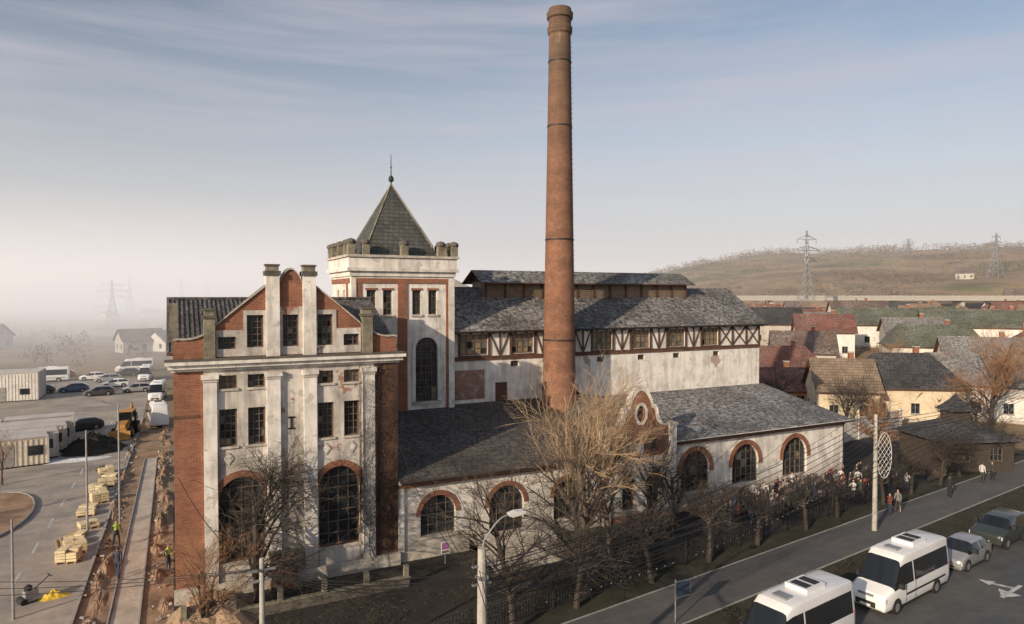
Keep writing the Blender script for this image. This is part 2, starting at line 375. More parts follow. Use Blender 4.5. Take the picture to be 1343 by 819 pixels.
for h in TH[:4]:
    window(wn,h,Tt,2,4); tbox(tr,Tt,h.x0-.1,h.x1+.1,h.z1,h.z1+.15,-.05,.01,BRICK); tbox(tr,Tt,h.x0-.1,h.x1+.1,h.z0-.15,h.z0,-.1,.01,STONE)
window(wn,TH[4],Tt,4,9); surround(tr,TH[4],Tt,PLAW,.25,.08,3.9); tbox(tr,Tt,15.8,18.0,7.9,8.1,-.12,.01,STONE)
tbox(tr,Tt,14.7,15.4,6,16.9,-.09,.01,BRICK)
tbox(tr,Tt,TX0+.35,TX1-.46,16.9,17.25,-.085,.01,BRICK)
tbox(tr,Tt,TX0+.0,TX0+.35,6,17.2,-.12,.01,PLAW); tbox(tr,Tt,TX1-.45,TX1,6,17.2,-.12,.01,PLAW); tbox(tr,Tt,TX1-.65,TX1-.455,6,16.9,-.06,.01,BRICK)
tbox(tr,Tt,TX0+.36,TX0+.75,10.5,16.9,-.06,.01,BRICK)
tbox(tr,LS(TX0),TY0+.3,TY1-.3,16.9,17.25,-.085,.01,BRICK); tbox(tr,LS(TX0),TY0+.9,TY0+1.3,6,16.9,-.06,.01,BRICK)
for e,z0,z1,mt in((.12,17.4,17.75,PLAW),(.32,17.75,18.0,PLAW),(.2,18.0,18.75,PLAW),(.34,18.75,18.92,STONE)):
    tr.box(TX0-e,TX1+e,TY0-e,TY1+e,z0,z1,mt)
xm=(TX0+TX1)/2; ym=(TY0+TY1)/2
mer=[]
for x in (TX0,TX0+1.05,xm,TX1-1.05,TX1):
    for y in (TY0,TY1): mer.append((x,y))
for y in (TY0+1.05,ym,TY1-1.05):
    for x in (TX0,TX1): mer.append((x,y))
for x,y in mer:
    tr.box(x-.25,x+.25,y-.25,y+.25,18.92,19.7,MOSSY); tr.revolve([(.36,19.7),(.38,19.82),(.3,19.98),(.0,20.08)],(x,y,0),10,DARKTOP,math.pi/8)
a=2.85
rf_s=MB()
base=[(xm-a,ym-a+.1,18.9),(xm+a,ym-a+.1,18.9),(xm+a,ym+a-.1,18.9),(xm-a,ym+a-.1,18.9)]
b2=[(xm-a+.35,ym-a+.45,19.7),(xm+a-.35,ym-a+.45,19.7),(xm+a-.35,ym+a-.45,19.7),(xm-a+.35,ym+a-.45,19.7)]
ap=(xm,ym,24.6)
for i in range(4):
    j=(i+1)%4; rf_s.face([base[i],base[j],b2[j],b2[i]],R_SPIRE); rf_s.face([b2[i],b2[j],ap],R_SPIRE)
    rf_s.tube(b2[i],ap,.08,.05,5,MOSSY)
rf_s.tube(ap,(xm,ym,26.9),.05,.02,6,IRON); rf_s.revolve([(.0,-.3),(.2,-.15),(.22,0),(.14,.2),(.0,.3)],(xm,ym,25.0),10,IRON)
rf_s.revolve([(.0,-.1),(.12,0),(.0,.1)],(xm,ym,25.9),8,METAL)
rf_s.build('spire',brew)
# ---- annex + right wing front wall
AX=[Hole(14.5,2.3,1.3,3.75,1.15),Hole(19.2,2.5,.1,3.75,1.25),Hole(23.8,2.2,.9,3.6,1.1)]
wall(w,[(11.9,0),(26.7,0),(26.7,4.7),(11.9,4.7)],AX,FR(YF+.02),PLAW,.35)
for i,h in enumerate(AX):
    window(wn,h,FR(YF+.02),4,4 if i!=1 else 6,depth=.3); surround(tr,h,FR(YF+.02),BRICK,.3,.05,0)
    if i!=1: tbox(tr,FR(YF),h.x0-.15,h.x1+.15,h.z0-.15,h.z0,-.1,.0,STONE)
tbox(tr,FR(YF),11.93,26.7,4.45,4.7,-.12,.0,BRICK); tbox(tr,FR(YF),11.93,26.7,4.7,4.9,-.25,.3,PLAW); tbox(tr,FR(YF),11.95,26.7,0,.55,-.1,.0,STONE)
tbox(tr,FR(YF),11.93,12.3,.56,4.44,-.1,.0,PLAW)
slab(rf,[(11.95,38.35,4.95),(26.8,38.35,4.95),(26.8,TY0,7.55),(11.95,TY0,7.55)],.12,R_DARK,TIMBER)
slab(rf,[(26.8,39.4,5.15),(32.6,39.4,5.15),(32.6,48.4,7.45),(26.8,48.4,7.45)],.12,R_DARK,TIMBER)
slab(rf,[(19.1,TY0-.3,7.46),(26.8,TY0-.3,7.46),(26.8,48.42,7.62),(19.1,48.42,7.62)],.12,R_DARK,TIMBER)
RW=[Hole(35.0,2.8,1.3,4.35,1.4),Hole(40.1,2.8,1.3,4.35,1.4),Hole(45.6,2.8,1.3,4.35,1.4)]
wall(w,[(32.6,0),(51.5,0),(51.5,5.3),(32.6,5.3)],RW,FR(YF),PLAW,.35)
for h in RW:
    window(wn,h,FR(YF),5,5,depth=.28); surround(tr,h,FR(YF),BRICK,.36,.06,.25)
    tbox(tr,FR(YF),h.x0-.4,h.x1+.4,h.z0-.2,h.z0,-.12,-.001,PLAW)
tbox(tr,FR(YF),32.7,51.6,4.95,5.2,-.1,-.001,BRICK); tbox(tr,FR(YF),32.7,51.6,5.2,5.35,-.22,.3,PLAW); tbox(tr,FR(YF),32.7,51.6,0,.5,-.1,-.001,STONE)
w.face([(51.5,YF,0),(51.5,48.4,0),(51.5,48.4,7.1),(51.5,YF,5.3)],PLAW)
slab(rf,[(32.6,38.35,5.4),(52.0,38.35,5.4),(52.0,48.38,7.35),(32.6,48.38,7.35)],.14,R_FROST,PLAW)
tr.tube((32.7,38.3,5.3),(52,38.3,5.3),.07,.07,6,IRON); tr.tube((12,38.28,4.85),(26.7,38.28,4.85),.07,.07,6,IRON)
for x in (33.0,51.2,26.3): tr.tube((x,38.8-.12,.3),(x,38.8-.12,5.0),.05,.05,6,IRON)
# ---- gabled entrance bay
GY=38.6
g=[(26.7,0),(32.4,0),(32.4,6.5)]+arc((32.2,6.6),(31.1,7.9),(31.2,6.7),5)+[(30.9,8.2),(30.7,8.25)]+arc((30.65,8.5),(28.65,8.5),(29.65,10.6),10)+[(28.6,8.25),(28.4,8.2)]+arc((28.2,7.9),(26.9,6.6),(28.0,6.7),5)+[(26.7,6.5)]
GB=[Hole(28.55,1.0,.9,3.4),Hole(30.7,1.0,.9,3.4),Hole(30.9,.7,4.9,5.7)]
ov=Hole(29.65,.8,7.0,8.2,.4); ov.p=[(29.65+.36*math.cos(t*math.pi/8),7.6+.58*math.sin(t*math.pi/8)) for t in range(16)]
wall(w,g,GB+[ov],FR(GY),BRICK,.3)
wall(w,[(26.75,.5),(32.35,.5),(32.35,4.5),(26.75,4.5)],GB[:2],FR(GY-.04),PLAW,.08,edge=.04)
for h in GB: window(wn,h,FR(GY),2,4)
wn.face([(p[0],GY+.2,p[1]) for p in ov.p],GLASS)
for i in range(16):
    a0=i*math.pi/8;a1=(i+1)*math.pi/8
    q=[(29.65+rx*math.cos(t),GY-.06,7.6+rz*math.sin(t)) for t,rx,rz in((a0,.36,.58),(a1,.36,.58),(a1,.6,.82),(a0,.6,.82))]
    tr.face(q,PLAW)
for i in range(2,len(g)-1):
    p,q=Vector((g[i][0],0,g[i][1])),Vector((g[i+1][0],0,g[i+1][1]))
    c=Vector((29.65,0,6.5)); pi=p+(c-p).normalized()*.28; qi=q+(c-q).normalized()*.28
    tr.face([(p.x,GY-.07,p.z),(q.x,GY-.07,q.z),(qi.x,GY-.07,qi.z),(pi.x,GY-.07,pi.z)],PLAW)
    tr.face([(p.x,GY-.1,p.z+.03),(q.x,GY-.1,q.z+.03),(q.x,GY+.45,q.z+.03),(p.x,GY+.45,p.z+.03)],STONE)
    tr.face([(p.x,GY-.07,p.z),(q.x,GY-.07,q.z),(q.x,GY-.1,q.z+.03),(p.x,GY-.1,p.z+.03)],PLAW)
wall(w,g,[],FR(GY+.42),BRICKD)
w.face([(26.7,GY,0),(26.7,39.4,0),(26.7,39.4,6.5),(26.7,GY,6.5)],PLAW)
for a,b in((26.45,26.95),(32.15,32.75)):
    tbox(tr,FR(GY),a,b,0,6.6,-.22,.6,PLAW); tbox(tr,FR(GY),a-.08,b+.08,6.6,6.8,-.3,.68,STONE)
tr.face([(28.1,GY-.05,5.55),(28.1,GY-.05,4.75),(29.9,GY-.05,4.75),(29.9,GY-.05,5.55)],PLAW)
slab(rf,[(29.65,39.0,8.1),(29.65,47,8.1),(26.7,47,6.5),(26.7,39.0,6.5)],.1,R_DARK,TIMBER)
slab(rf,[(29.65,39.0,8.1),(29.65,47,8.1),(32.5,47,6.5),(32.5,39.0,6.5)],.1,R_DARK,TIMBER)
w.face([(32.5,39,0),(32.5,47,0),(32.5,47,6.5),(32.5,39,6.5)],PLAW)
# ---- hall
HX0,HX1,HY=19.1,51.6,48.4
bays=[(19.75,22.3),(24.2,26.4),(28.0,30.2),(31.95,34.15),(36.0,38.2),(40.05,42.25),(44.1,46.3)]
HH=[Hole((a+b)/2,b-a-.2,11.35,12.95) for a,b in bays]
small=[Hole(x,.75,10.3,10.75) for x in (24.6,32.9,37.2,41.2,46.0)]
wall(w,[(HX0,0),(HX1,0),(HX1,10.95),(HX0,10.95)],small+[Hole(23.4,1.1,7.2,9.1)],FR(HY),PLAH,.3)
wall(w,[(HX0,10.95),(HX1,10.95),(HX1,13.3),(HX0,13.3)],HH,FR(HY),PLAW,.3)
for h in small: window(wn,h,FR(HY),2,1,panes=False)
dh=Hole(23.4,1.1,7.2,9.1); wn.face([(a,HY+.15,b) for a,b in dh.p],WOODD)
for h in HH: window(wn,h,FR(HY),4,3,gm=TAN,depth=.16,bw=.06,fw=.1)
tbox(tr,FR(HY),HX0,HX1,10.92,11.1,-.09,-.001,BRICKD)
tbox(tr,FR(HY),HX0,HX1,11.1,11.25,-.12,-.001,TIMBER); tbox(tr,FR(HY),HX0,HX1,13.08,13.25,-.12,-.001,TIMBER)
def beam(u0,v0,u1,v1,wd=.16,pr=.1,y=HY):
    d=Vector((u1-u0,v1-v0)); n=Vector((-d.y,d.x)).normalized()*wd/2
    q=[(u0-n.x,v0-n.y),(u1-n.x,v1-n.y),(u1+n.x,v1+n.y),(u0+n.x,v0+n.y)]
    tr.extr(q,y-pr,y-.001,TIMBER)
for a,b in bays:
    beam(a,11.25,a,13.08,.16,.11); beam(b,11.25,b,13.08,.16,.11); tbox(tr,FR(HY),a+.1,b-.1,11.25,11.33,-.08,-.002,TIMBER)
gaps=[(bays[i][1],bays[i+1][0]) for i in range(len(bays)-1)]+[(46.3,48.0),(48.0,49.8),(49.8,51.5)]
for i,(a,b) in enumerate(gaps):
    if i<6:
        m=(a+b)/2; beam(m,11.25,m,13.08,.11,.09); beam(a+.1,13.05,m-.05,11.3,.1,.075); beam(b-.1,13.05,m+.05,11.3,.1,.075)
    else:
        beam(a+.05,11.3,b-.05,13.05,.12,.08); beam(a+.05,13.05,b-.05,11.3,.12,.07); beam(b,11.25,b,13.08,.16,.11)
tbox(tr,FR(HY),19.25,21.9,7.9,10.2,-.03,-.001,BRICKW)
wall(w,[(HY,0),(58.2,0),(58.2,13.3),(53.3,16.6),(HY,13.3)],[],RS(HX1),PLAH)
wall(w,[(HY,0),(58.2,0),(58.2,13.3),(53.3,16.6),(HY,13.3)],[],LS(HX0+.02),PLAH)
w.face([(HX0,58.2,0),(HX1,58.2,0),(HX1,58.2,13.3),(HX0,58.2,13.3)],PLAH)
slab(rf,[(19.15,47.9,13.25),(52.2,47.9,13.25),(52.2,53.3,16.75),(19.15,53.3,16.75)],.12,R_HALL,TIMBER)
slab(rf,[(19.15,58.9,13.2),(52.2,58.9,13.2),(52.2,53.3,16.75),(19.15,53.3,16.75)],.12,R_HALL,TIMBER)
tr.tube((19.2,47.84,13.16),(52.2,47.84,13.16),.07,.07,6,IRON)
for k in range(34): tr.box(19.6+k*.97,19.72+k*.97,47.95,48.3,13.0,13.12,TIMBER)
MX0,MX1=23.6,45.2
w.box(MX0,MX1,51.9,54.7,15.6,17.25,LOUVRE)
for k in range(6): tr.box(MX0-.03,MX1+.03,51.82,51.9-.002,16.0+k*.19,16.1+k*.19,LOUVRE)
for k in range(13):
    x=MX0+k*(MX1-MX0)/12; tr.box(x-.09,x+.09,51.75,51.9-.003,15.8,17.2,TIMBER)
slab(rf,[(MX0-.7,51.2,17.1),(MX1+.7,51.2,17.1),(MX1+.7,53.3,18.2),(MX0-.7,53.3,18.2)],.1,R_HALL,TIMBER)
slab(rf,[(MX0-.7,55.4,17.1),(MX1+.7,55.4,17.1),(MX1+.7,53.3,18.2),(MX0-.7,53.3,18.2)],.1,R_HALL,TIMBER)
w.face([(MX0,51.9,17.2),(MX0,54.7,17.2),(MX0,53.3,18.1)],TIMBER); w.face([(MX1,51.9,17.2),(MX1,54.7,17.2),(MX1,53.3,18.1)],TIMBER)
rf.face([(20,58.5,16.4),(26,58.5,16.4),(22.5,60,18.3)],CONC); rf.face([(20,58.5,16.4),(22.5,60,18.3),(20,62,16.4)],CONC)
w.build('walls',brew); wn.build('windows',brew); tr.build('trim',brew); rf.build('roofs',brew)
# ---- chimney
ch=MB()
prof=[(1.42,0),(1.42,8.5),(1.34,8.7),(1.27,11.0),(1.2,16),(1.1,22),(.99,28.5),(.88,35.8),(.86,36.7),(.95,36.8),(1.0,37.05),(1.0,37.25),(.9,37.4),(.9,37.9),(1.03,38.0),(1.06,38.4),(.93,38.5),(.9,38.75),(.66,38.8),(.64,36)]
ch.revolve(prof,(0,0,0),40,CHIM)
for z,r in((20.4,1.14),(29.4,.985),(34.5,.91),(12.4,1.26)): ch.revolve([(r,z),(r+.025,z+.01),(r+.025,z+.12),(r-.01,z+.13)],(0,0,0),32,IRON)
for i in range(56): 
    z=14+i*.4; r=1.27-(z-11)*.0155; a=-1.0
    x,y=math.cos(a),math.sin(a); ch.tube(((r+.1)*x-.2*y,(r+.1)*y+.2*x,z),((r+.1)*x+.2*y,(r+.1)*y-.2*x,z),.015,.015,4,IRON)
ch.build('brick_chimney',loc=(27.8,46.8,0),smooth=False)
# ================================================================= TERRAIN
def sm(a,b,x):
    t=max(0,min(1,(x-a)/(b-a))); return t*t*(3-2*t)
def gz(x,y):
    r=math.hypot(x,y); az=math.degrees(math.atan2(x,y))
    z=0
    z+=5*sm(95,180,r)*sm(36,50,az)*(1-sm(120,150,az))
    n=noise.noise(Vector((x*.004,y*.004,0)))
    z+=52*sm(330,900,r)*sm(29,43,az)*(1-sm(110,140,az))*(1+.25*n)
    z+=10*sm(380,460,r)*sm(40,50,az)*(1-sm(110,140,az))
    if r>260: z+=3.5*noise.noise(Vector((x*.01,y*.01,3)))*sm(260,400,r)
    if r>380: z+=3*(noise.noise(Vector((x*.003,y*.02,3))))*sm(40,45,az)
    return z
gm=bpy.data.meshes.new('ground'); vs=[(0,0,0)];fs=[]
radii=[8]; 
while radii[-1]<9000: radii.append(radii[-1]*1.05+1)
NA=240
for r in radii:
    for k in range(NA):
        t=2*math.pi*k/NA; x,y=r*math.sin(t),r*math.cos(t); vs.append((x,y,gz(x,y)))
for k in range(NA): fs.append((0,1+(k+1)%NA,1+k))
for q in range(len(radii)-1):
    for k in range(NA):
        a=1+q*NA+k;b=1+q*NA+(k+1)%NA; fs.append((a,b,b+NA,a+NA))
gm.from_pydata(vs,[],fs); gm.polygons.foreach_set('use_smooth',[True]*len(gm.polygons)); 
m,nt,b=newmat('winter_ground'); co=objco(nt)
n1=noisetex(nt,co,.012,8,.6); n2=noisetex(nt,co,.3,8,.7); n3=noisetex(nt,co,.02,5,.6,(1,1,12))
c=ramp(nt,n1,[(.35,(.17,.12,.07)),(.5,(.30,.21,.125)),(.60,(.13,.13,.06)),(.72,(.34,.26,.17))])
c=mix(nt,.6,c,ramp(nt,n2,[(.3,.5),(.65,1.2)]),'MULTIPLY'); c=mix(nt,.6,c,ramp(nt,n3,[(.35,.45),(.6,1.1)]),'MULTIPLY')
L(nt,c,b.inputs['Base Color']); b.inputs['Roughness'].default_value=1
bump(nt,b,n2,.5,.3)
gm.materials.append(m); go=bpy.data.objects.new('ground',gm); scene.collection.objects.link(go)
def asphalt(name,col,dust=(.3,.27,.23),amt=.5):
    m,nt,b=newmat(name); co=objco(nt)
    n=noisetex(nt,co,.25,9,.65); f=noisetex(nt,co,40,2,.7); k=noisetex(nt,co,1.6,7,.7)
    c=ramp(nt,f,[(.3,tuple(x*.7 for x in col)),(.7,tuple(x*1.35 for x in col))])
    c=mix(nt,mth(nt,'MULTIPLY',ramp(nt,n,[(.4,0.0),(.68,1.0)]),amt),c,dust)
    c=mix(nt,.5,c,ramp(nt,k,[(.3,.6),(.6,1.1)]),'MULTIPLY')
    tr_=noisetex(nt,co,.6,5,.6,(.12,1.4,1)); c=mix(nt,.45,c,ramp(nt,tr_,[(.35,.65),(.6,1.05)]),'MULTIPLY')
    L(nt,c,b.inputs['Base Color']); L(nt,ramp(nt,n,[(.3,.65),(.7,.95)]),b.inputs['Roughness'])
    bump(nt,b,f,.2,.01); return m
ASP=asphalt('asphalt_street',(.07,.073,.075),(.14,.135,.12),.5)
ASPL=asphalt('asphalt_dusty',(.26,.235,.21),(.46,.39,.32),.8)
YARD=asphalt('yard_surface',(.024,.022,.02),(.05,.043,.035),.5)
WALK=asphalt('sidewalk_paving',(.09,.09,.09),(.14,.13,.12),.4)
DIRT=plain('bare_dirt',(.29,.19,.12),1,.5,.6,fine=6,bmp=.6)
GRASSD=plain('dark_verge',(.03,.03,.018),1,.5,.8,fine=9,bmp=.6)
PATHM=plain('path_concrete',(.48,.41,.34),.9,.25,.8,fine=9)
WHITE=plain('road_paint',(.5,.5,.48),.8,.4,3,fine=12)
KERB=plain('kerb_stone',(.34,.33,.31),.9,.2,2,fine=12)
def sheet(name,pts,z,mat):
    mb=MB(); mb.face([(x,y,z) for x,y in pts],mat); return mb.build(name)
E=Vector((.990,.139)); NN=Vector((-.139,.990)); O=Vector((34.7,22.6))
def S(s,n): p=O+E*s+NN*n; return (p.x,p.y)
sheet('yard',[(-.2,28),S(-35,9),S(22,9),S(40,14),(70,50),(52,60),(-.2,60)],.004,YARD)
sheet('road',[S(-120,-14),S(140,-14),S(140,1.4),S(-120,1.4)],.008,ASP)
sheet('verge',[S(-120,1.55),S(140,1.55),S(140,4.3),S(-120,4.3)],.10,GRASSD)
sheet('sidewalk',[S(-120,4.3),S(140,4.3),S(140,7.6),S(-120,7.6)],.12,WALK)
sheet('verge',[S(-120,7.6),S(140,7.6),S(140,9.4),S(-120,9.4)],.10,GRASSD)
def kerb(name,a,b,wd=.15,h=.13):
    mb=MB(); a=Vector(a);b=Vector(b); Ln=(b-a).length; M=Matrix.Translation((a.x,a.y,0))@Matrix.Rotation(math.atan2((b-a).y,(b-a).x),4,'Z')
    k=0
    while k<Ln: mb.box(k,min(k+.98,Ln),-wd/2,wd/2,0,h+R.uniform(-.006,.006),KERB,M); k+=1.0
    return mb.build(name)
kerb('kerb',S(-45,1.48),S(90,1.48)); kerb('kerb',S(-45,4.3),S(90,4.3),.1,.135); kerb('kerb',S(-45,7.6),S(90,7.6),.1,.135)
mk=MB()
def mark(mb,pts,z=.012): mb.face([(*S(*p),z) for p in pts],WHITE)
for k in range(-8,12): mark(mk,[(k*6,-5.2),(k*6+3,-5.2),(k*6+3,-5.07),(k*6,-5.07)])
for s0 in (4.0,18):
    mark(mk,[(s0,-3.3),(s0+2.6,-3.3),(s0+2.6,-3.1),(s0,-3.1)]); mark(mk,[(s0,-3.2),(s0+1.1,-3.75),(s0+1.1,-2.65)],.0135)
    mark(mk,[(s0+1.7,-3.1),(s0+1.5,-2.2),(s0+1.7,-2.2),(s0+2.0,-3.1)],.0125); mark(mk,[(s0+1.2,-2.2),(s0+1.6,-1.5),(s0+2.0,-2.2)],.013)
mk.build('road_markings')
sheet('parking_lot',[(-60,20),(-4.7,30),(-3.6,100),(-3.6,150),(-60,150)],.006,ASPL)
sheet('construction_dirt',[(-4.6,26),(-.1,26),(-.1,60),(-.5,100),(-3.5,100)],.008,DIRT)
sheet('path',[(-3.0,28),(-1.7,28),(-1.55,75),(-2.5,75)],.03,PATHM)
kerb('kerb',(-4.7,30),(-3.55,100),.16,.15); kerb('kerb',(-3.1,28),(-2.55,75),.08,.12); kerb('kerb',(-1.65,28),(-1.5,75),.08,.12)
mk=MB()
for k in range(14):
    y=40+k*5.2; x=-8.2+.02*(y-40); mk.face([(x,y,.011),(x+.14,y,.011),(x+.14,y+2.2,.011),(x,y+2.2,.011)],WHITE)
for k in range(9): 
    y=70+k*3.0; mk.face([(-19,y,.011),(-14.5,y,.011),(-14.5,y+.13,.011),(-19,y+.13,.011)],WHITE)
mk.build('parking_markings')
isl=MB(); pts=[(-12+2.6*math.cos(t*math.pi/10)*1.0,60+6.5*math.sin(t*math.pi/10)) for t in range(20)]
isl.face([(x,y,.14) for x,y in pts],DIRT)
for i in range(20):
    a,b_=pts[i],pts[(i+1)%20]; isl.face([(a[0],a[1],0),(b_[0],b_[1],0),(b_[0],b_[1],.15),(a[0],a[1],.15)],KERB)
    isl.tube((a[0],a[1],.1),(b_[0],b_[1],.1),.09,.09,5,KERB)
isl.build('traffic_island')
# ================================================================= VEGETATION
TW_GOLD=plain('bark_golden_twigs',(.29,.205,.13),.9,.45,1.2,bmp=0)
TW_MID=plain('bark_mid',(.12,.09,.065),.9,.35,1.5,bmp=0)
TW_DARK=plain('bark_dark',(.045,.036,.03),.9,.35,1.5,bmp=0)  # darkened so the street trees' shade is put into the bark colour
TW_RUST=plain('bark_rust',(.22,.12,.065),.9,.35,1.5,bmp=0)
def bare_tree(name,loc,h,seed,m1,m2,trunk=.3,nl=(7,6,6,5),r0=.22,spread=.9,shoot=.42,forks=1,droop=0.05,rmin=.006,lean=0,lenk=(.42,.68)):
    rg=random.Random(seed); mb=MB()
    mx=len(nl)
    def br(p,d,Ln,r,lev):
        segs=4 if lev<2 else (2 if lev<mx else 1); sides=7 if lev==0 else (4 if lev<3 else 3)
        pts=[(p,r)]
        for i in range(segs):
            j=.19 if lev else .09
            d=(d+Vector((rg.uniform(-j,j),rg.uniform(-j,j),rg.uniform(-j,j)+droop))).normalized()
            q=p+d*(Ln/segs); rr=r*(1-.6*(i+1)/segs) if lev else r*(1-.4*(i+1)/segs)
            mb.tube(p,q,pts[-1][1],rr,sides,m1 if lev<2 else m2); p=q; pts.append((q,rr))
        if lev<mx:
            k=nl[lev]
            for c in range(k):
                f=(.3 if lev else trunk)+(1-(.3 if lev else trunk))*(c+rg.random()*.8)/k
                f=min(.99,f); ii=min(segs-1,int(f*segs)); fr=f*segs-ii
                pp=pts[ii][0].lerp(pts[ii+1][0],fr); 
                ax=d.orthogonal().normalized(); ax.rotate(Matrix.Rotation(rg.random()*6.283,3,d))
                an=spread*rg.uniform(.6,1.15); nd=(d*math.cos(an)+ax*math.sin(an)); 
                if nd.z<-.15: nd.z*=.3
                nd.normalize()
                br(pp,nd,Ln*rg.uniform(*lenk)*(1.15 if lev==0 else .95),max(rmin,pts[ii][1]*shoot),lev+1)
    for k in range(forks):
        d0=Vector((rg.uniform(-.12,.12)*forks+lean,rg.uniform(-.12,.12)*forks,1)).normalized()
        br(Vector((0,0,-.05)),d0,h*.62,r0,0)
    return mb.build(name,loc=loc)
bare_tree('bare_tree',(21.0,31.9,0),11.0,3,TW_MID,TW_GOLD,trunk=.34,nl=(11,7,6,5),r0=.27,spread=.72,shoot=.5,droop=.06,rmin=.007)
bare_tree('bare_tree',(23.6,33.4,0),10.4,14,TW_MID,TW_GOLD,trunk=.34,nl=(10,7,6,5),r0=.22,spread=.75,shoot=.5,droop=.06,rmin=.007)
bare_tree('bare_tree',(15.8,31.5,0),7.4,8,TW_DARK,TW_DARK,trunk=.2,nl=(10,7,5,4),r0=.18,spread=.95,shoot=.5,rmin=.008)
bare_tree('bare_tree',(19.6,30.2,0),8.2,9,TW_DARK,TW_DARK,trunk=.15,nl=(13,7,5,4),r0=.2,spread=1.0,droop=-.02,shoot=.52,rmin=.008)
bare_tree('bare_tree',(3.8,36.3,0),8.6,21,TW_DARK,TW_DARK,trunk=.2,nl=(14,8,6,5),r0=.24,spread=.98,droop=.0,shoot=.5,rmin=.007)
bare_tree('bare_tree',(1.2,35.4,0),4.4,41,TW_DARK,TW_RUST,trunk=.1,nl=(8,6,4,4),r0=.07,spread=.7,forks=3)
bare_tree('bare_tree',(26.3,33.6,0),8.2,33,TW_DARK,TW_DARK,trunk=.2,nl=(11,7,6,4),r0=.17,spread=.88,shoot=.5,rmin=.008)
bare_tree('bare_tree',(30.2,35.6,0),6.0,34,TW_DARK,TW_DARK,trunk=.2,nl=(9,6,5,4),r0=.15,spread=.85,shoot=.5)
bare_tree('bare_tree',(23.4,35.8,0),6.8,35,TW_DARK,TW_DARK,trunk=.2,nl=(9,6,5,4),r0=.15,spread=.85,shoot=.5)
bare_tree('bare_tree',(84,44.5,0),10.5,61,TW_DARK,TW_RUST,trunk=.25,nl=(11,8,7,5),r0=.28,spread=.75,rmin=.014,shoot=.5)
for i,(x,y,hh) in enumerate([(76,42,6),(92,54,7),(66,46,6.5),(100,66,8),(72,54,6),(62,43,5.5),(70,62,6),(106,52,8)]):
    bare_tree('bare_tree',(x,y,gz(x,y)),hh,70+i,TW_DARK,TW_RUST if i%2 else TW_DARK,trunk=.2,nl=(9,7,6,4),r0=.18,spread=.8,rmin=.012,shoot=.5)
for i,(x,y,hh) in enumerate([(-13,70,4.5),(-11.5,60.5,2.6),(-22,105,7)]):
    bare_tree('bare_tree',(x,y,0),hh,80+i,TW_DARK,TW_RUST,trunk=.3,nl=(7,6,5,3),r0=.08,spread=.6)
sts=[]
for i in range(13):
    x,y=S(-20+i*4.9+R.uniform(-.6,.6),8.4+R.uniform(-.25,.25))
    if i<4:
        sts.append(bare_tree('street_tree',(x,y,.1),3.6+.25*i,100+i,TW_DARK,TW_DARK,trunk=.72,nl=(12,8,5,3),r0=.17,spread=1.0,shoot=.55,rmin=.008))
    else:
        o=bpy.data.objects.new('street_tree',sts[i%4].data); o.location=(x,y,.1); o.rotation_euler[2]=R.random()*6; s=R.uniform(.8,1.0); o.scale=(s,s,s*R.uniform(.9,1.1)); scene.collection.objects.link(o)
vn=MB(); rg=random.Random(5)
def creep(x,z,r,n,a):
    y=YF-.12
    for i in range(n):
        a+=rg.uniform(-.35,.35); a=max(.5,min(2.6,a)); nx=x+.28*math.cos(a); nz=z+.28*math.sin(a)
        nx=max(9.6,min(11.85,nx)); ny=YF-.30-rg.random()*.12 if nx<10.6 else YF-.1-rg.random()*.12
        vn.tube((x,y,z),(nx,ny,nz),r,r*.95,4,TW_DARK); x,y,z=nx,ny,nz; r*=.96
        if z>12: break
        if rg.random()<.4 and n>6: creep(x,z,r*.6,int(n*.45),a+rg.choice([-.8,.8]))
for k in range(5): creep(10.3+k*.3,.3,.03,40,1.57)
for k in range(650):
    z=12*rg.random()**.8; x=rg.gauss(11.0-.02*z,.5)
    if not 9.5<x<11.9: continue
    yy=YF-.12-rg.random()*.2-(.2 if x<10.55 else 0); d=rg.uniform(.05,.14); a=rg.random()*6.28
    vn.face([(x,yy,z),(x+d*math.cos(a),yy-.03,z+d*math.sin(a)),(x+d*.5*math.cos(a+.7),yy-.06,z+d*.5*math.sin(a+.7))],TW_DARK)
vn.build('climbing_vine')
def clump(mb,c,rx,ry,rz,n,sz,mats,rg=R):
    for _ in range(n):
        while True:
            p=Vector((rg.uniform(-1,1),rg.uniform(-1,1),rg.uniform(-.6,1)))
            if p.length<1: break
        q=Vector((c[0]+p.x*rx,c[1]+p.y*ry,c[2]+p.z*rz)); a=Vector((rg.gauss(0,1),rg.gauss(0,1),rg.gauss(0,1))).normalized()*sz*rg.uniform(.5,1.3); b=a.orthogonal().normalized()*sz*rg.uniform(.2,.5)
        mb.face([q-a,q+b,q+a],rg.choice(mats))
HD=[plain('hedge_dark',(.03,.03,.016),1,.4,2,bmp=0),plain('hedge_brown',(.05,.037,.024),1,.4,2,bmp=0)]
hd=MB()
for k in range(78):
    x,y=S(-32+k*.42,9.7+R.uniform(-.2,.2)); clump(hd,(x,y,.6),.5,.4,R.uniform(.55,1.05),70,.1,HD)
hd.build('garden_hedge')
hd=MB()
for k in range(150):
    x,y=S(R.uniform(-26,32),2.9+R.uniform(-.9,.9)); clump(hd,(x,y,.3),.6,.5,R.uniform(.3,.7),40,.08,HD)
hd.build('verge_shrubs')
hd=MB()
for k in range(90):
    x=R.uniform(0.5,32); y=R.uniform(31,37.2); clump(hd,(x,y,.35),.7,.7,R.uniform(.4,1.1),60,.1,HD)
hd.build('yard_shrubs')
BR=[plain('brush_brown',(.13,.088,.054),1,.4,.2,bmp=0),plain('brush_tan',(.21,.145,.09),1,.4,.2,bmp=0),plain('brush_olive',(.07,.065,.04),1,.4,.2,bmp=0)]
hd=MB()
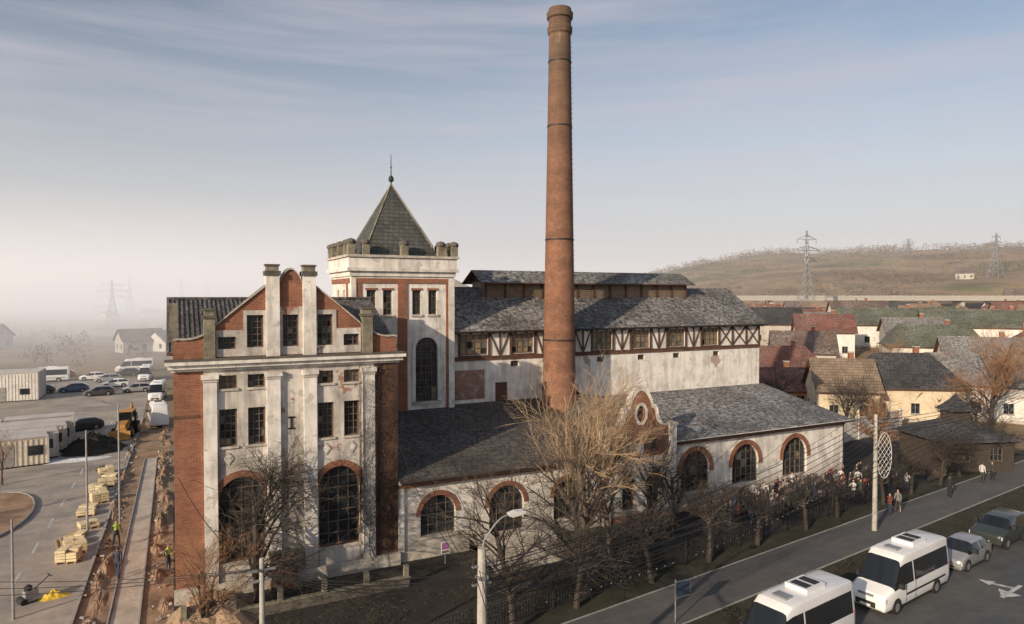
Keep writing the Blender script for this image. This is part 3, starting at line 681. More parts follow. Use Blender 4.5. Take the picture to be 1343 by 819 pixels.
for k in range(4600):
    az=rad(R.uniform(30,72)); cr=not k%3; r=R.uniform(850,960) if cr else R.uniform(300,950); x,y=r*math.sin(az),r*math.cos(az)
    if noise.noise(Vector((x*.012,y*.012,9)))<-.08 and (k%3 or R.random()<.7): continue
    s=R.uniform(2.0,5.5)*(1.3 if cr else 1); clump(hd,(x,y,gz(x,y)+s*.4),s*.95,s*.95,s*1.0,15,s*.33,BR)
hd.build('hill_trees')
hd=MB()
for k in range(1500):
    if k<750: az=rad(R.uniform(-16,26)); r=140*math.exp(R.random()*2.3)
    else: az=rad(R.uniform(34,72)); r=R.uniform(100,340)
    x,y=r*math.sin(az),r*math.cos(az)
    if k<750 and r<175 and az<rad(2): continue
    s=R.uniform(1.3,3.6); clump(hd,(x,y,gz(x,y)+s*.4),s*.9,s*.9,s*1.1,45,s*.22,BR)
hd.build('distant_trees')
# ================================================================= HOUSES
CREAM=plain('render_cream',(.68,.57,.41),.9,.15,.6,fine=5)
WHT=plain('render_white',(.72,.69,.64),.9,.15,.6,fine=5)
GREYW=plain('render_grey',(.48,.44,.39),.9,.15,.6,fine=5)
ORW=plain('render_orange',(.5,.27,.16),.9,.15,.6,fine=5)
RT={'red':tiles('rt_red',(.20,.08,.055),(.15,.062,.047),'xy',.3,.35,frost=.15),'brown':tiles('rt_brown',(.14,.088,.065),(.10,.062,.05),'xy',.3,.35,frost=.25),
 'tan':tiles('rt_tan',(.28,.21,.15),(.20,.15,.11),'xy',.3,.35),'slate':tiles('rt_slate',(.045,.045,.047),(.03,.03,.032),'xy',.4,.4,frost=.1),
 'green':tiles('rt_green',(.11,.12,.08),(.075,.085,.06),'xy',.3,.35,frost=.2),'grey':tiles('rt_grey',(.2,.19,.18),(.14,.135,.13),'xy',.3,.35,frost=.3)}
placed=[]
def house(name,x,y,rot,w_,d_,h,rh,wm,rm,hip=0,z=None,chim=True,floors=1):
    placed.append((x,y,w_))
    z=gz(x,y) if z is None else z
    e=empty(name,(x,y,z-.15),rad(rot)); W=w_/2;D=d_/2
    mb=MB(); hs=[]
    nw=max(2,int(w_/3.2))
    for f in range(floors):
        for i in range(nw):
            zz=1.1+f*2.8; hs.append(Hole(-W+w_*(i+.5)/nw,1.1,zz,zz+1.35))
    wall(mb,[(-W,0),(W,0),(W,h),(-W,h)],hs,FR(-D),wm,.18)
    mb.face([(-W,D,0),(W,D,0),(W,D,h),(-W,D,h)],wm)
    hs2=[Hole(-D+d_*(i+.5)/2,1.0,1.1+f*2.8,2.45+f*2.8) for i in range(2) for f in range(floors)]
    if not hip and rh>3: hs2.append(Hole(0,.8,h+.5,h+1.4))
    pk=[(0,h+rh)] if not hip else []
    for Ts in (LS(-W),RS(W)): wall(mb,[(-D,0),(D,0),(D,h)]+pk+[(-D,h)],hs2,Ts,wm,.18)
    mb.box(-W-.05,W+.05,-D-.05,D+.05,0,.45,GREYW)
    mb.build('walls',e,local=True)
    g=MB()
    for hh in hs: window(g,hh,FR(-D),2,1,FRAMEW,GLASS,.12,panes=False); tbox(g,FR(-D),hh.x0-.1,hh.x1+.1,hh.z0-.1,hh.z0,-.06,.0,FRAMEW)
    for hh in hs2: window(g,hh,LS(-W),2,1,FRAMEW,GLASS,.12,panes=False); window(g,hh,RS(W),2,1,FRAMEW,GLASS,.12,panes=False)
    g.build('windows',e,local=True)
    r=MB(); o=.5; hz=h-.1*1; e0=[(-W-o,-D-o,hz),(W+o,-D-o,hz),(W+o,D+o,hz),(-W-o,D+o,hz)]
    t=.14; rid=[(-W-o+hip,0,h+rh+.12),(W+o-hip,0,h+rh+.12)]
    slab(r,[e0[0],e0[1],rid[1],rid[0]],t,rm,TIMBER); slab(r,[e0[2],e0[3],rid[0],rid[1]],t,rm,TIMBER)
    if hip: slab(r,[e0[1],e0[2],rid[1]],t,rm,TIMBER); slab(r,[e0[3],e0[0],rid[0]],t,rm,TIMBER)
    r.tube(rid[0],rid[1],.1,.1,5,rm)
    if chim: 
        r.box(W*.3,W*.3+.6,.4,1.0,h,h+rh+.9,BRICK); r.box(W*.3-.06,W*.3+.66,.34,1.06,h+rh+.9,h+rh+1.02,CONC)
    r.build('roof',e,local=True)
    return e
house('village_house',77.5,59,-38,7,7.5,4.2,3.6,CREAM,RT['tan'])
house('village_house',86,56.5,-34,12,8.5,4.4,3.9,CREAM,RT['slate'],hip=3)
house('village_house',86,76,-30,11,8,4,3.4,WHT,RT['red'],hip=2.5)
house('village_house',76,68,-30,8,7,3.2,2.6,ORW,RT['red'])
house('village_house',142,96,-42,22,9,5.0,3.4,WHT,RT['green'],floors=1)
house('village_house',150,80,-52,24,9,5.0,3.2,WHT,RT['green'])
house('village_house',131,84,-45,10,8,5,2.6,GREYW,RT['grey'])
house('village_house',172,126,-40,14,10,5.6,4,WHT,RT['brown'],floors=2)
house('village_house',128,116,-35,12,9,5,3.6,GREYW,RT['slate'])
house('village_house',97,48,-55,20,9,4.6,3.4,WHT,RT['grey'])
house('village_house',112,60,-50,12,9,4.6,3.4,CREAM,RT['grey'])
house('village_house',100,84,-45,10,8,4.4,3.4,GREYW,RT['brown'])
house('village_house',118,72,-45,14,8,5,3.4,WHT,RT['green'],hip=2)
cnt=0
for i in range(400):
    if cnt>=68: break
    az=rad(R.uniform(38,68)); r=R.uniform(125,340); x,y=r*math.sin(az),r*math.cos(az)
    if any((x-a)**2+(y-b)**2<(q*.6+6.5)**2 for a,b,q in placed): continue
    cnt+=1
    house('village_house',x,y,R.choice([-45,-35,40,-50])+R.uniform(-8,8),R.uniform(8,13),R.uniform(6.5,9),R.uniform(3.2,5.4),R.uniform(2.6,4),R.choice([CREAM,WHT,GREYW,CREAM,WHT]),RT[R.choice(['red','brown','slate','grey','green','tan','red'])],hip=R.choice([0,0,2.5]),floors=1)
for az_,r in((63.5,420),(62,900),(60.5,520),(66,380)):
    az=rad(az_); x,y=r*math.sin(az),r*math.cos(az); house('village_house',x,y,-60,10,8,4,4,GREYW,RT['brown'])
for i in range(34):
    az=rad(R.uniform(-14,12)); r=215*math.exp(R.random()*1.4); x,y=r*math.sin(az),r*math.cos(az)
    house('village_house',x,y,R.uniform(-60,60),R.uniform(9,14),R.uniform(7,9),R.uniform(3,4.4),R.uniform(2.4,3.6),R.choice([CREAM,GREYW,GREYW,WHT]),RT[R.choice(['red','brown','grey','brown','tan'])],chim=False)
k=empty('gatehouse',(66,38,0),rad(-20)); mb=MB()
DKW=plain('dark_boards',(.05,.04,.032),.85,.3,2)
wall(mb,[(-3.4,0),(3.4,0),(3.4,2.9),(-3.4,2.9)],[Hole(-1.6,1.3,1,2.2),Hole(1.6,1.3,1,2.2)],FR(-3),DKW,.15)
for hx in(-1.6,1.6): window(mb,Hole(hx,1.3,1,2.2),FR(-3),3,2,depth=.1)
for Ts in(LS(-3.4),RS(3.4)): wall(mb,[(-3,0),(3,0),(3,2.9),(-3,2.9)],[],Ts,DKW)
rr=[(-4.0,-3.6,2.85),(4.0,-3.6,2.85),(4.0,3.6,2.85),(-4.0,3.6,2.85)];r2=[(-1,-.9,4.3),(1,-.9,4.3),(1,.9,4.3),(-1,.9,4.3)]
for i in range(4): j=(i+1)%4; mb.face([rr[i],rr[j],r2[j],r2[i]],RT['slate'])
mb.box(-.9,.9,-.8,.8,4.2,5.2,DKW); mb.revolve([(1.7,5.2),(1.2,5.6),(.5,6.2),(.0,6.8)],(0,0,0),4,RT['slate'],math.pi/4); mb.tube((0,0,6.7),(0,0,7.3),.04,.02,5,IRON)
mb.build('structure',k,local=True)
mb=MB(); M=Matrix.Translation((56,48,0))@Matrix.Rotation(rad(8),4,'Z'); mb.box(0,22,-.12,.12,0,2.2,WHT,M); mb.box(-.1,22.1,-.2,.2,2.2,2.32,STONE,M)
for q in range(8): mb.box(q*3.1-.2,q*3.1+.2,-.2,.2,0,2.5,WHT,M)
mb.build('boundary_wall')
CAB=plain('cabin_cream',(.74,.66,.53),.7,.1,.5,fine=6); CABR=plain('cabin_roof',(.55,.52,.48),.7,.15,.5,fine=6)
def cabin(x,y,rot,w_,d_,h,mt,name='site_container'):
    mb=MB(); mb.box(-w_/2,w_/2,-d_/2,d_/2,.1,h,mt)
    n=int(w_/.4)
    for i in range(n+1): 
        xx=-w_/2+w_*i/n; mb.box(xx-.05,xx+.05,-d_/2-.04,-d_/2-.001,.12,h-.12,mt)
    n=int(d_/.4)
    for i in range(n+1):
        yy=-d_/2+d_*i/n; mb.box(w_/2+.001,w_/2+.04,yy-.05,yy+.05,.12,h-.12,mt)
    mb.box(-w_/2-.06,w_/2+.06,-d_/2-.06,d_/2+.06,h,h+.1,CABR); mb.box(-w_/2-.06,w_/2+.06,-d_/2-.06,d_/2+.06,0,.12,IRON)
    for sx in(-1,1):
        for sy in(-1,1): mb.box(sx*w_/2-.09,sx*w_/2+.09,sy*d_/2-.09,sy*d_/2+.09,.12,h-.002,CABR)
    mb.box(-.5,.5,-d_/2-.06,-d_/2-.002,.2,2.2,FRAMEW); mb.box(w_/4,w_/4+1.2,-d_/2-.07,-d_/2-.042,1.0,1.9,GLASS)
    return mb.build(name,loc=(x,y,0),rotz=rad(rot))
for cx,cy,cr,mt in((-14.0,77.5,12,CAB),(-13.6,80.3,12,WHT),(-13.2,83.4,10,CAB),(-12.9,86.2,10,CAB),(-20.5,76.5,12,WHT),(-20.1,79.4,12,CAB),(-19.6,83,10,CAB),(-13.2,90,8,WHT),(-19.5,88,8,CAB)): cabin(cx,cy,cr,6.2,2.5,2.6,mt)
cabin(-23,128,0,9,7,4.2,WHT,'warehouse')
ov_=MB(); A=Vector((215,275,0));B_=Vector((420,150,0)); dd=(B_-A); Ln=dd.length; M=Matrix.Translation(A)@Matrix.Rotation(math.atan2(dd.y,dd.x),4,'Z')
ov_.box(0,Ln,-6,6,13.6,15,CONC,M); ov_.box(0,Ln,-6.2,-5.9,15,16,CONC,M); ov_.box(0,Ln,5.9,6.2,15,16,CONC,M)
for i in range(9): ov_.box(i*Ln/8-.8,i*Ln/8+.8,-4,4,-3,13.6,CONC,M)
for i in range(80): ov_.box(i*3.0,i*3.0+.12,-6.1,-6.0,16,17,METAL,M)
ov_.build('overpass_bridge')
def pylon(x,y,h,rot=0,z=None,rb=.17,b=3.4):
    mb=MB(); z=gz(x,y) if z is None else z
    def hwid(t): return b*(1-t/.62)+ .75*(t/.62) if t<.62 else .75-(t-.62)/.38*.6
    lv=[0,.14,.27,.38,.48,.56,.62,.7,.78,.86,.94,1]
    for i in range(len(lv)-1):
        a,c=lv[i],lv[i+1]; wa,wc=hwid(a),hwid(c)
        C=[(1,1),(-1,1),(-1,-1),(1,-1)]
        for q in range(4):
            s,t=C[q],C[(q+1)%4]
            mb.tube((s[0]*wa,s[1]*wa,a*h),(s[0]*wc,s[1]*wc,c*h),rb,rb,4,METAL)
            mb.tube((s[0]*wa,s[1]*wa,a*h),(t[0]*wc,t[1]*wc,c*h),rb*.6,rb*.6,3,METAL); mb.tube((t[0]*wa,t[1]*wa,a*h),(s[0]*wc,s[1]*wc,c*h),rb*.6,rb*.6,3,METAL)
            mb.tube((s[0]*wc,s[1]*wc,c*h),(t[0]*wc,t[1]*wc,c*h),rb*.6,rb*.6,3,METAL)
    for t,l in((.66,5.2),(.78,6.5),(.9,4.6)):
        for s in(-1,1):
            for k_ in(-1,1):
                mb.tube((s*hwid(t),k_*hwid(t),t*h),(s*l,0,t*h+.3),rb*.8,rb*.6,3,METAL); mb.tube((s*hwid(t),k_*hwid(t),(t+.05)*h),(s*l,0,t*h+.3),rb*.7,rb*.6,3,METAL)
            mb.tube((s*l,0,t*h+.3),(s*l,0,t*h-1.5),.12,.12,4,METAL)
    return mb.build('electricity_pylon',loc=(x,y,z),rotz=rad(rot))
def polar(px,D):
    u=(px-671.5)/886.0; return (D*(.4495+.8933*u),D*(.8933-.4495*u))
for px,D,h in((1057,285,38),(1305,420,28),(147,330,24),(170,480,30),(238,560,30),(272,620,30),(298,680,30),(1190,620,16)):
    x,y=polar(px,D); pylon(x,y,h,rot=R.uniform(-30,10))
# ================================================================= WIRES / LAMPS / POLES
def catenary(mb,a,b,sag,r=.021,n=18,mat=None):
    a=Vector(a);b=Vector(b);p=a
    for i in range(1,n+1):
        t=i/n; q=a.lerp(b,t)-Vector((0,0,sag*4*t*(1-t))); mb.tube(p,q,r,r,3,mat or CABLE); p=q
LX,LY=9.0,20.1
lp=empty('street_lamp',(LX,LY,0)); mb=MB()
mb.revolve([(.2,0),(.17,5),(.135,7.7),(0,7.71)],(0,0,0),10,CONC); mb.box(-.17,.17,-.17,.17,6.7,6.82,METAL)
for q in(6.5,7.1):
    mb.box(-.35,.35,-.04,.04,q,q+.06,METAL)
    for xx in(-.3,.3): mb.revolve([(.0,0),(.03,.02),(.035,.07),(.02,.1),(0,.11)],(xx,0,q+.06),8,IRON)
mb.tube((0,0,7.4),(.08,0,7.95),.035,.035,8,METAL); prev=Vector((.08,0,7.95))
for i in range(1,9):
    t=i/8; q=Vector((.08+.85*t,0-.1*t,7.95+.75*math.sin(t*math.pi/2))); mb.tube(prev,q,.033,.03,8,METAL); prev=q
M=Matrix.Translation(prev)@Matrix.Rotation(rad(-6),4,'Y')
Lm=paint('lamp_housing',(.62,.62,.6),.4,.2)
hp=[(0,-.03),(.1,-.08),(.5,-.09),(.62,-.02),(.55,.04),(.25,.08),(0,.05)]
mb.extr(hp,-.12,.12,Lm,M=M); mb.box(.12,.48,-.09,.09,-.11,-.092,paint('lamp_lens',(.5,.5,.47),.1),M)
mb.build('pole_and_head',lp,local=True)
def conc_pole(x,y,h,name='utility_pole',mat=None,arms=True,r=.17):
    mb=MB(); mb.revolve([(r,0),(r*.65,h),(0,h+.01)],(0,0,0),10,mat or CONC)
    if arms: mb.box(-.5,.5,-.05,.05,h-.5,h-.42,METAL); mb.box(-.35,.35,-.05,.05,h-.9,h-.82,METAL)
    return mb.build(name,loc=(x,y,0))
p2=(42.3,29.5)
conc_pole(*p2,8.0)
sn=MB()
ring=[(.55+.5*math.cos(t*math.pi/10),1.55*math.sin(t*math.pi/10)) for t in range(20)]
LIT=paint('ornament_white',(.6,.6,.6),.4,.1)
for i in range(20): a,b_=ring[i],ring[(i+1)%20]; sn.tube((a[0],0,a[1]),(b_[0],0,b_[1]),.02,.02,5,LIT)
for i in range(-6,7):
    for sg in(-1,1):
        p=None
        for t in range(21):
            x=.03+1.04*t/20; z=i*.45+sg*(x-.55)*1.6
            ins=((x-.55)/.5)**2+(z/1.55)**2<1
            if ins and p: sn.tube(p,(x,0,z),.012,.012,3,LIT)
            p=(x,0,z) if ins else None
sn.build('light_ornament',loc=(p2[0]+.1,p2[1],5.2),rotz=rad(-25))
conc_pole(*polar(340,25.5),6.0,r=.13)
for a_ in ((153,47,8.4),(110,45,7),(10,33,5)): conc_pole(*polar(a_[0],a_[1]),a_[2],'lamp_post',METAL,False,r=.075)
lam=MB(); x,y=polar(153,47); lam.tube((x,y,8.3),(x-1.0,y,8.7),.04,.03,6,METAL); lam.box(x-1.6,x-.9,y-.12,y+.12,8.65,8.78,METAL); lam.build('lamp_arm')
wr=MB(); pl=polar(340,25.5)
for k_ in range(4): catenary(wr,(LX-.3+.2*k_,LY,7.1-.2*k_),(pl[0]-.4+.2*k_,pl[1],5.7-.15*k_),.5)
for k_ in range(8): catenary(wr,(LX-.3+.1*k_,LY,7.1-.3*k_),(p2[0]-.4+.13*k_,p2[1],7.8-.28*k_),.7+.06*k_)
for k_,tgt in enumerate([(51.5,38.8,5),(32.5,38.4,6.3),(14,38.7,4.6),(12,38.6,7),(26.8,38.3,5.5),(20,38.4,4.8),(45,38.4,4.8),(39,38.4,5)]): catenary(wr,(LX,LY,7.0-.15*k_),tgt,.9,.018)
q=S(40,6)
for k_ in range(5): catenary(wr,(p2[0]-.4+.25*k_,p2[1],7.6-.25*k_),(q[0],q[1],8.1-.25*k_),.6)
for k_ in range(3): catenary(wr,(pl[0]-.3+.3*k_,pl[1],5.6),(-12,30+k_,6.5),.5,.016)
catenary(wr,(pl[0],pl[1],5.4),(11.9,38.6,4.6),.7); catenary(wr,(pl[0],pl[1],5.5),(.2,38.6,6.6),.7)
q=S(-6,2.8)
for k_ in range(4): catenary(wr,(LX-.3+.2*k_,LY,6.6-.3*k_),(q[0]+20,q[1]+2.8,7.4-.3*k_),.8)
for k_ in range(5): catenary(wr,(LX-.3+.2*k_,LY,7.1-.1*k_),(4,2+k_,7),.6,.014)
wr.build('overhead_wires')
fl=MB(); BUL=paint('bulb',(.5,.48,.43),.2)
for a,b_ in(((LX,LY,5.4),(p2[0],p2[1],4.9)),):
    catenary(fl,a,b_,1.1,.01,30)
    a=Vector(a);b_=Vector(b_); n=int((b_-a).length/.6)
    for i in range(1,n): t=i/n; p=a.lerp(b_,t)-Vector((0,0,1.1*4*t*(1-t))); fl.revolve([(0,-.05),(.016,-.035),(.011,0),(0,.0)],p,6,BUL)
fl.build('string_lights')
fe=MB()
s=-34
while s<24:
    x,y=S(s,9.15); fe.box(x-.05,x+.05,y-.05,y+.05,0,1.5,IRON)
    x2,y2=S(s+2.5,9.15)
    for z in(.3,1.35): fe.tube((x,y,z),(x2,y2,z),.02,.02,4,IRON)
    for q_ in range(1,14): xx=x+(x2-x)*q_/14; yy=y+(y2-y)*q_/14; fe.tube((xx,yy,.15),(xx,yy,1.42),.01,.01,3,IRON)
    s+=2.5
fe.build('metal_fence')
lw=MB(); lw.box(.2,11.5,35.4,35.6,0,.5,DARKTOP); lw.box(.15,11.55,35.36,35.64,.5,.58,MOSSY)
for k_ in range(6): lw.box(.2+k_*2.2,.45+k_*2.2,35.37,35.63,.58,1.2,MOSSY)
lw.tube((.3,35.5,1.1),(11.4,35.5,1.1),.025,.025,5,IRON)
lw.build('garden_wall')
ds=MB(); ds.box(4.6,6.0,YF-.9,YF-.36,0,1.9,WOODD); ds.box(4.5,6.1,YF-1.0,YF-.36,1.9,2.05,DARKTOP); ds.box(4.7,5.25,YF-.93,YF-.9-.001,.15,1.8,TIMBER); ds.box(5.35,5.9,YF-.93,YF-.9-.001,.15,1.8,TIMBER); ds.build('cellar_hatch')
rp=MB()
for i in range(8): rp.box(16.5,21.8,37.9-i*.45,38.75,0.004+0,.9-.11*i-.0015*i,STONE)
rp.build('entrance_steps')
sg=MB(); SB=paint('sign_blue',(.03,.045,.08),.5); SP=paint('sign_purple',(.3,.12,.3),.4)
x,y=polar(888,32.5); sg.tube((x,y,0),(x,y,2.2),.035,.035,8,METAL); sg.box(x-.05,x+.9,y-.03,y+.0,1.3,2.1,METAL); sg.box(x,x+.85,y-.04,y-.031,1.35,2.05,SB); sg.build('traffic_sign')
sg=MB(); x,y=polar(583,40); sg.tube((x,y,0),(x,y,.7),.04,.04,6,METAL); sg.box(x-.25,x+.25,y-.03,y+.03,.6,1.3,WHT); sg.box(x-.22,x+.22,y-.036,y-.031,.85,1.27,SP); sg.box(x-.22,x+.22,y-.036,y-.031,.64,.8,DARKTOP); sg.build('notice_sign')
# ================================================================= VEHICLES
def vehicle(name,x,y,head,st,glassr,wsr,pm,wx,wr_,Ln,z=0,extras=None):
    e=empty(name,(x,y,z),head); mb=MB(); rings=[]
    for (px_,zb,zbelt,zw,zt,wd,wt) in st:
        wm_=wt+(wd-wt)*.15
        hf=[(wd*.94,zb),(wd,zb+(zbelt-zb)*.35),(wd*.99,zbelt),(wm_,zw),(wt,zt-.05*(zt>1.1)),(wt*.8,zt)]
        ring=[(Ln/2-px_,a,b) for a,b in hf]+[(Ln/2-px_,-a,b) for a,b in hf[::-1]]; rings.append(ring)
    for i in range(len(rings)-1):
        A_,B2=rings[i],rings[i+1]
        for j in range(12):
            k_=(j+1)%12; mt=pm
            if j in(2,8) and i in glassr: mt=VG
            if i in wsr and j in(2,3,4,5,6,7,8): mt=VG
            mb.face([A_[j],A_[k_],B2[k_],B2[j]],mt)
    mb.face(rings[0],pm); mb.face(rings[-1][::-1],pm)
    ob=mb.build('body',e,local=True)
    bm=bmesh.new(); bm.from_mesh(ob.data); bmesh.ops.remove_doubles(bm,verts=bm.verts,dist=.0005); bmesh.ops.recalc_face_normals(bm,faces=bm.faces); bm.to_mesh(ob.data); bm.free()
    bv=ob.modifiers.new('b','BEVEL'); bv.width=.035; bv.segments=2; bv.limit_method='ANGLE'; bv.angle_limit=rad(18)
    for p in ob.data.polygons: p.use_smooth=True
    g=MB(); wd=max(s_[5] for s_ in st)
    for a in wx:
        for sgn in(-1,1):
            c=Vector((Ln/2-a,sgn*(wd-.1),wr_)); o_=Vector((0,sgn*.12,0))
            g.tube(c-o_,c+o_,wr_,wr_,20,RUBBER,True); g.tube(c+o_*1.02,c+o_*1.06,wr_*.6,wr_*.55,14,METAL,True)
            for q_ in range(10):
                t0=math.pi*q_/10;t1=math.pi*(q_+1)/10;r1=wr_+.1
                g.face([(c.x+wr_*math.cos(t0),sgn*(wd+.004),c.z+wr_*math.sin(t0)),(c.x+wr_*math.cos(t1),sgn*(wd+.004),c.z+wr_*math.sin(t1)),(c.x+r1*math.cos(t1),sgn*(wd+.004),c.z+r1*math.sin(t1)),(c.x+r1*math.cos(t0),sgn*(wd+.004),c.z+r1*math.sin(t0))],RUBBER)
    f=st[1]; zb=f[2]
    for sgn in(-1,1):
        g.box(Ln/2-f[0]-.12,Ln/2-f[0]+.02,sgn*f[5]-.02-.22*(sgn>0),sgn*f[5]+.02+.22*(sgn<0),zb-.22,zb-.02,HLAMP)
        g.box(-Ln/2+.02,-Ln/2+.3,sgn*st[-1][5]-.01-.1*(sgn>0),sgn*st[-1][5]+.03+.08*(sgn<0),st[-1][2]-.25,st[-1][2]+.1,TLAMP)
        mw=wd; g.box(Ln/2-st[2][0]-.55,Ln/2-st[2][0]-.35,sgn*mw-.02,sgn*(mw+.2)+.02,st[2][2]+.05,st[2][2]+.3,IRON)
        for dx in (st[3][0]+.35,st[3][0]+1.35): g.box(Ln/2-dx-.012,Ln/2-dx+.012,sgn*(wd*.995)-.006,sgn*(wd*.995)+.009,st[3][1]+.15,st[3][2]-.03,IRON)
        g.box(-Ln/2+.35,Ln/2-.3,sgn*wd*.955-.012,sgn*wd*.955+.012,st[3][1]-.03,st[3][1]+.06,IRON)
    g.box(Ln/2-.09,Ln/2+.015,-.5,.5,f[1]+.12,f[2]-.28,IRON); g.box(Ln/2+.018,Ln/2+.03,-.26,.26,f[1]+.14,f[1]+.25,WHT)
    if extras: extras(g,Ln)
    g.build('wheels_and_trim',e,local=True)
    return e
VG=paint('vehicle_glass',(.012,.014,.016),.06,.6)
HLAMP=paint('headlamp',(.6,.6,.6),.1,.8); TLAMP=paint('tail_lamp',(.35,.02,.02),.2,.6)
PW=paint('paint_white',(.74,.74,.74)); PS=paint('paint_silver',(.38,.38,.38),.3,.5,.5); PG=paint('paint_dark_green',(.045,.055,.05),.3,.5,.3); PB=paint('paint_dark_grey',(.07,.075,.08),.3,.5,.3); PR=paint('paint_red',(.2,.03,.03)); PBL=paint('paint_blue',(.06,.1,.2))
VAN=[(0,.42,.72,.85,.9,.78,.7),(.14,.3,.98,1.06,1.12,.93,.85),(.95,.28,1.22,1.3,1.36,1.0,.88),(1.75,.28,1.3,2.2,2.5,1.0,.8),(2.15,.28,1.3,2.3,2.72,1.0,.84),(2.9,.28,1.3,2.3,2.75,1.0,.85),(3.0,.28,1.3,2.3,2.75,1.0,.85),(4.9,.28,1.3,2.3,2.75,1.0,.85),(4.94,.28,1.3,2.3,2.75,1.0,.85),(6.75,.3,1.3,2.3,2.74,1.0,.85),(6.95,.35,1.3,2.25,2.68,.97,.82),(7.0,.45,1.28,2.1,2.5,.94,.78)]
def vanx(g,Ln):
    g.box(-1.6,-.2,-.55,.55,2.74,2.95,PW); g.box(-1.45,-1.0,-.4,.4,2.95,2.975,IRON); g.box(-.8,-.35,-.4,.4,2.95,2.975,IRON); g.box(.6,1.1,-.35,.35,2.74,2.83,METAL)
    for sgn in(-1,1): g.box(-2.9,1.4,sgn*1.0-.012,sgn*1.0+.012,.75,.85,IRON)
    g.box(3.44,3.52,-.38,.38,.95,1.05,METAL)
def van(x,y,head,pm=PW): return vehicle('passenger_van',x,y,head,VAN,{3,4,6,7,8} ,{2},pm,(1.15,5.4),.36,7.0,extras=vanx)
CAR=[(0,.35,.6,.66,.68,.7,.6),(.1,.2,.7,.76,.78,.84,.7),(1.0,.18,.93,.97,1.0,.89,.74),(1.8,.18,.96,1.36,1.44,.89,.6),(2.5,.18,.97,1.4,1.49,.89,.62),(2.6,.18,.97,1.4,1.49,.89,.62),(3.45,.18,.98,1.36,1.45,.88,.6),(4.1,.22,1.0,1.06,1.1,.85,.64),(4.3,.32,.85,.9,.92,.78,.6)]
def car(x,y,head,pm,z=0,name='parked_car'): return vehicle(name,x,y,head,CAR,{3,5},{2,6},pm,(.8,3.4),.32,4.3,z=z)
SUV=[(0,.4,.8,.86,.9,.78,.7),(.1,.3,.92,.98,1.0,.9,.8),(1.1,.28,1.12,1.16,1.2,.95,.8),(1.75,.28,1.15,1.6,1.7,.95,.7),(2.6,.28,1.15,1.65,1.76,.95,.72),(2.7,.28,1.15,1.65,1.76,.95,.72),(4.1,.3,1.15,1.6,1.72,.94,.7),(4.5,.32,1.15,1.2,1.25,.92,.75),(4.6,.45,1.0,1.05,1.1,.88,.7)]
hd_=math.atan2(-E.y,-E.x)
van(*S(-10.1,-.1),hd_); van(*S(-.2,0),hd_)
car(*S(7.6,.15),hd_,PS); vehicle('parked_car',*S(13.6,.3),hd_,SUV,{3,5},{2,6},PG,(.9,3.6),.37,4.6)
for k_,(px,D,hdg,pm,kind) in enumerate([(105,80,200,PG,'c'),(128,108,185,PB,'c'),(150,118,180,PW,'c'),(190,128,265,PW,'v'),(205,104,265,PW,'v'),(178,112,180,PS,'c'),(140,125,178,PS,'c'),(165,135,180,PB,'c'),(95,112,180,PBL,'c'),(205,84,95,PW,'v'),(60,125,180,PW,'v'),(30,120,180,PS,'c'),(120,128,180,PW,'c'),(80,132,180,PR,'c'),(175,142,180,PW,'v'),(50,110,180,PB,'c')]):
    x,y=polar(px,D)
    if kind=='c': car(x,y,rad(hdg),pm)
    else: van(x,y,rad(hdg),pm)
bh=empty('backhoe_loader',(-4.9,89,0),rad(-100)); g=MB(); YEL=paint('machine_yellow',(.4,.2,.05),.6,.1)
for a,r_,o_ in((-.9,.75,.9),(1.4,.55,.85)):
    for sgn in(-1,1): c=Vector((a,sgn*o_,r_)); g.tube(c-Vector((0,.22,0)),c+Vector((0,.22,0)),r_,r_,18,RUBBER,True); g.tube(c-Vector((0,.24,0)),c+Vector((0,.24,0)),r_*.5,r_*.5,12,YEL,True)
g.box(-1.6,2.1,-.45,.45,.6,1.1,YEL); g.extr([(.4,1.1),(2.2,1.1),(2.15,1.55),(.4,1.75)],-.42,.42,YEL)
for xx,yy in((-1.3,.7),(-1.3,-.7),(.35,.7),(.35,-.7)): g.box(xx-.05,xx+.05,yy-.05,yy+.05,1.1,2.7,IRON)
g.box(-1.25,.3,-.66,.66,1.15,2.6,VG); g.box(-1.45,.5,-.8,.8,2.7,2.82,YEL)
for sgn in(-1,1): g.tube((.4,sgn*.5,1.6),(2.9,sgn*.5,.6),.09,.09,6,YEL)
g.extr([(2.8,.1),(3.5,.1),(3.4,.25),(2.95,.3),(2.9,.95),(2.75,.95)],-1.1,1.1,YEL)
g.tube((-1.7,0,1.0),(-2.6,0,3.2),.16,.13,6,YEL); g.tube((-2.6,0,3.2),(-3.9,0,2.0),.13,.1,6,YEL); g.extr([(-4.1,1.2),(-3.6,1.1),(-3.6,1.9),(-3.9,2.0)],-.35,.35,IRON)
g.build('machine',bh,local=True)
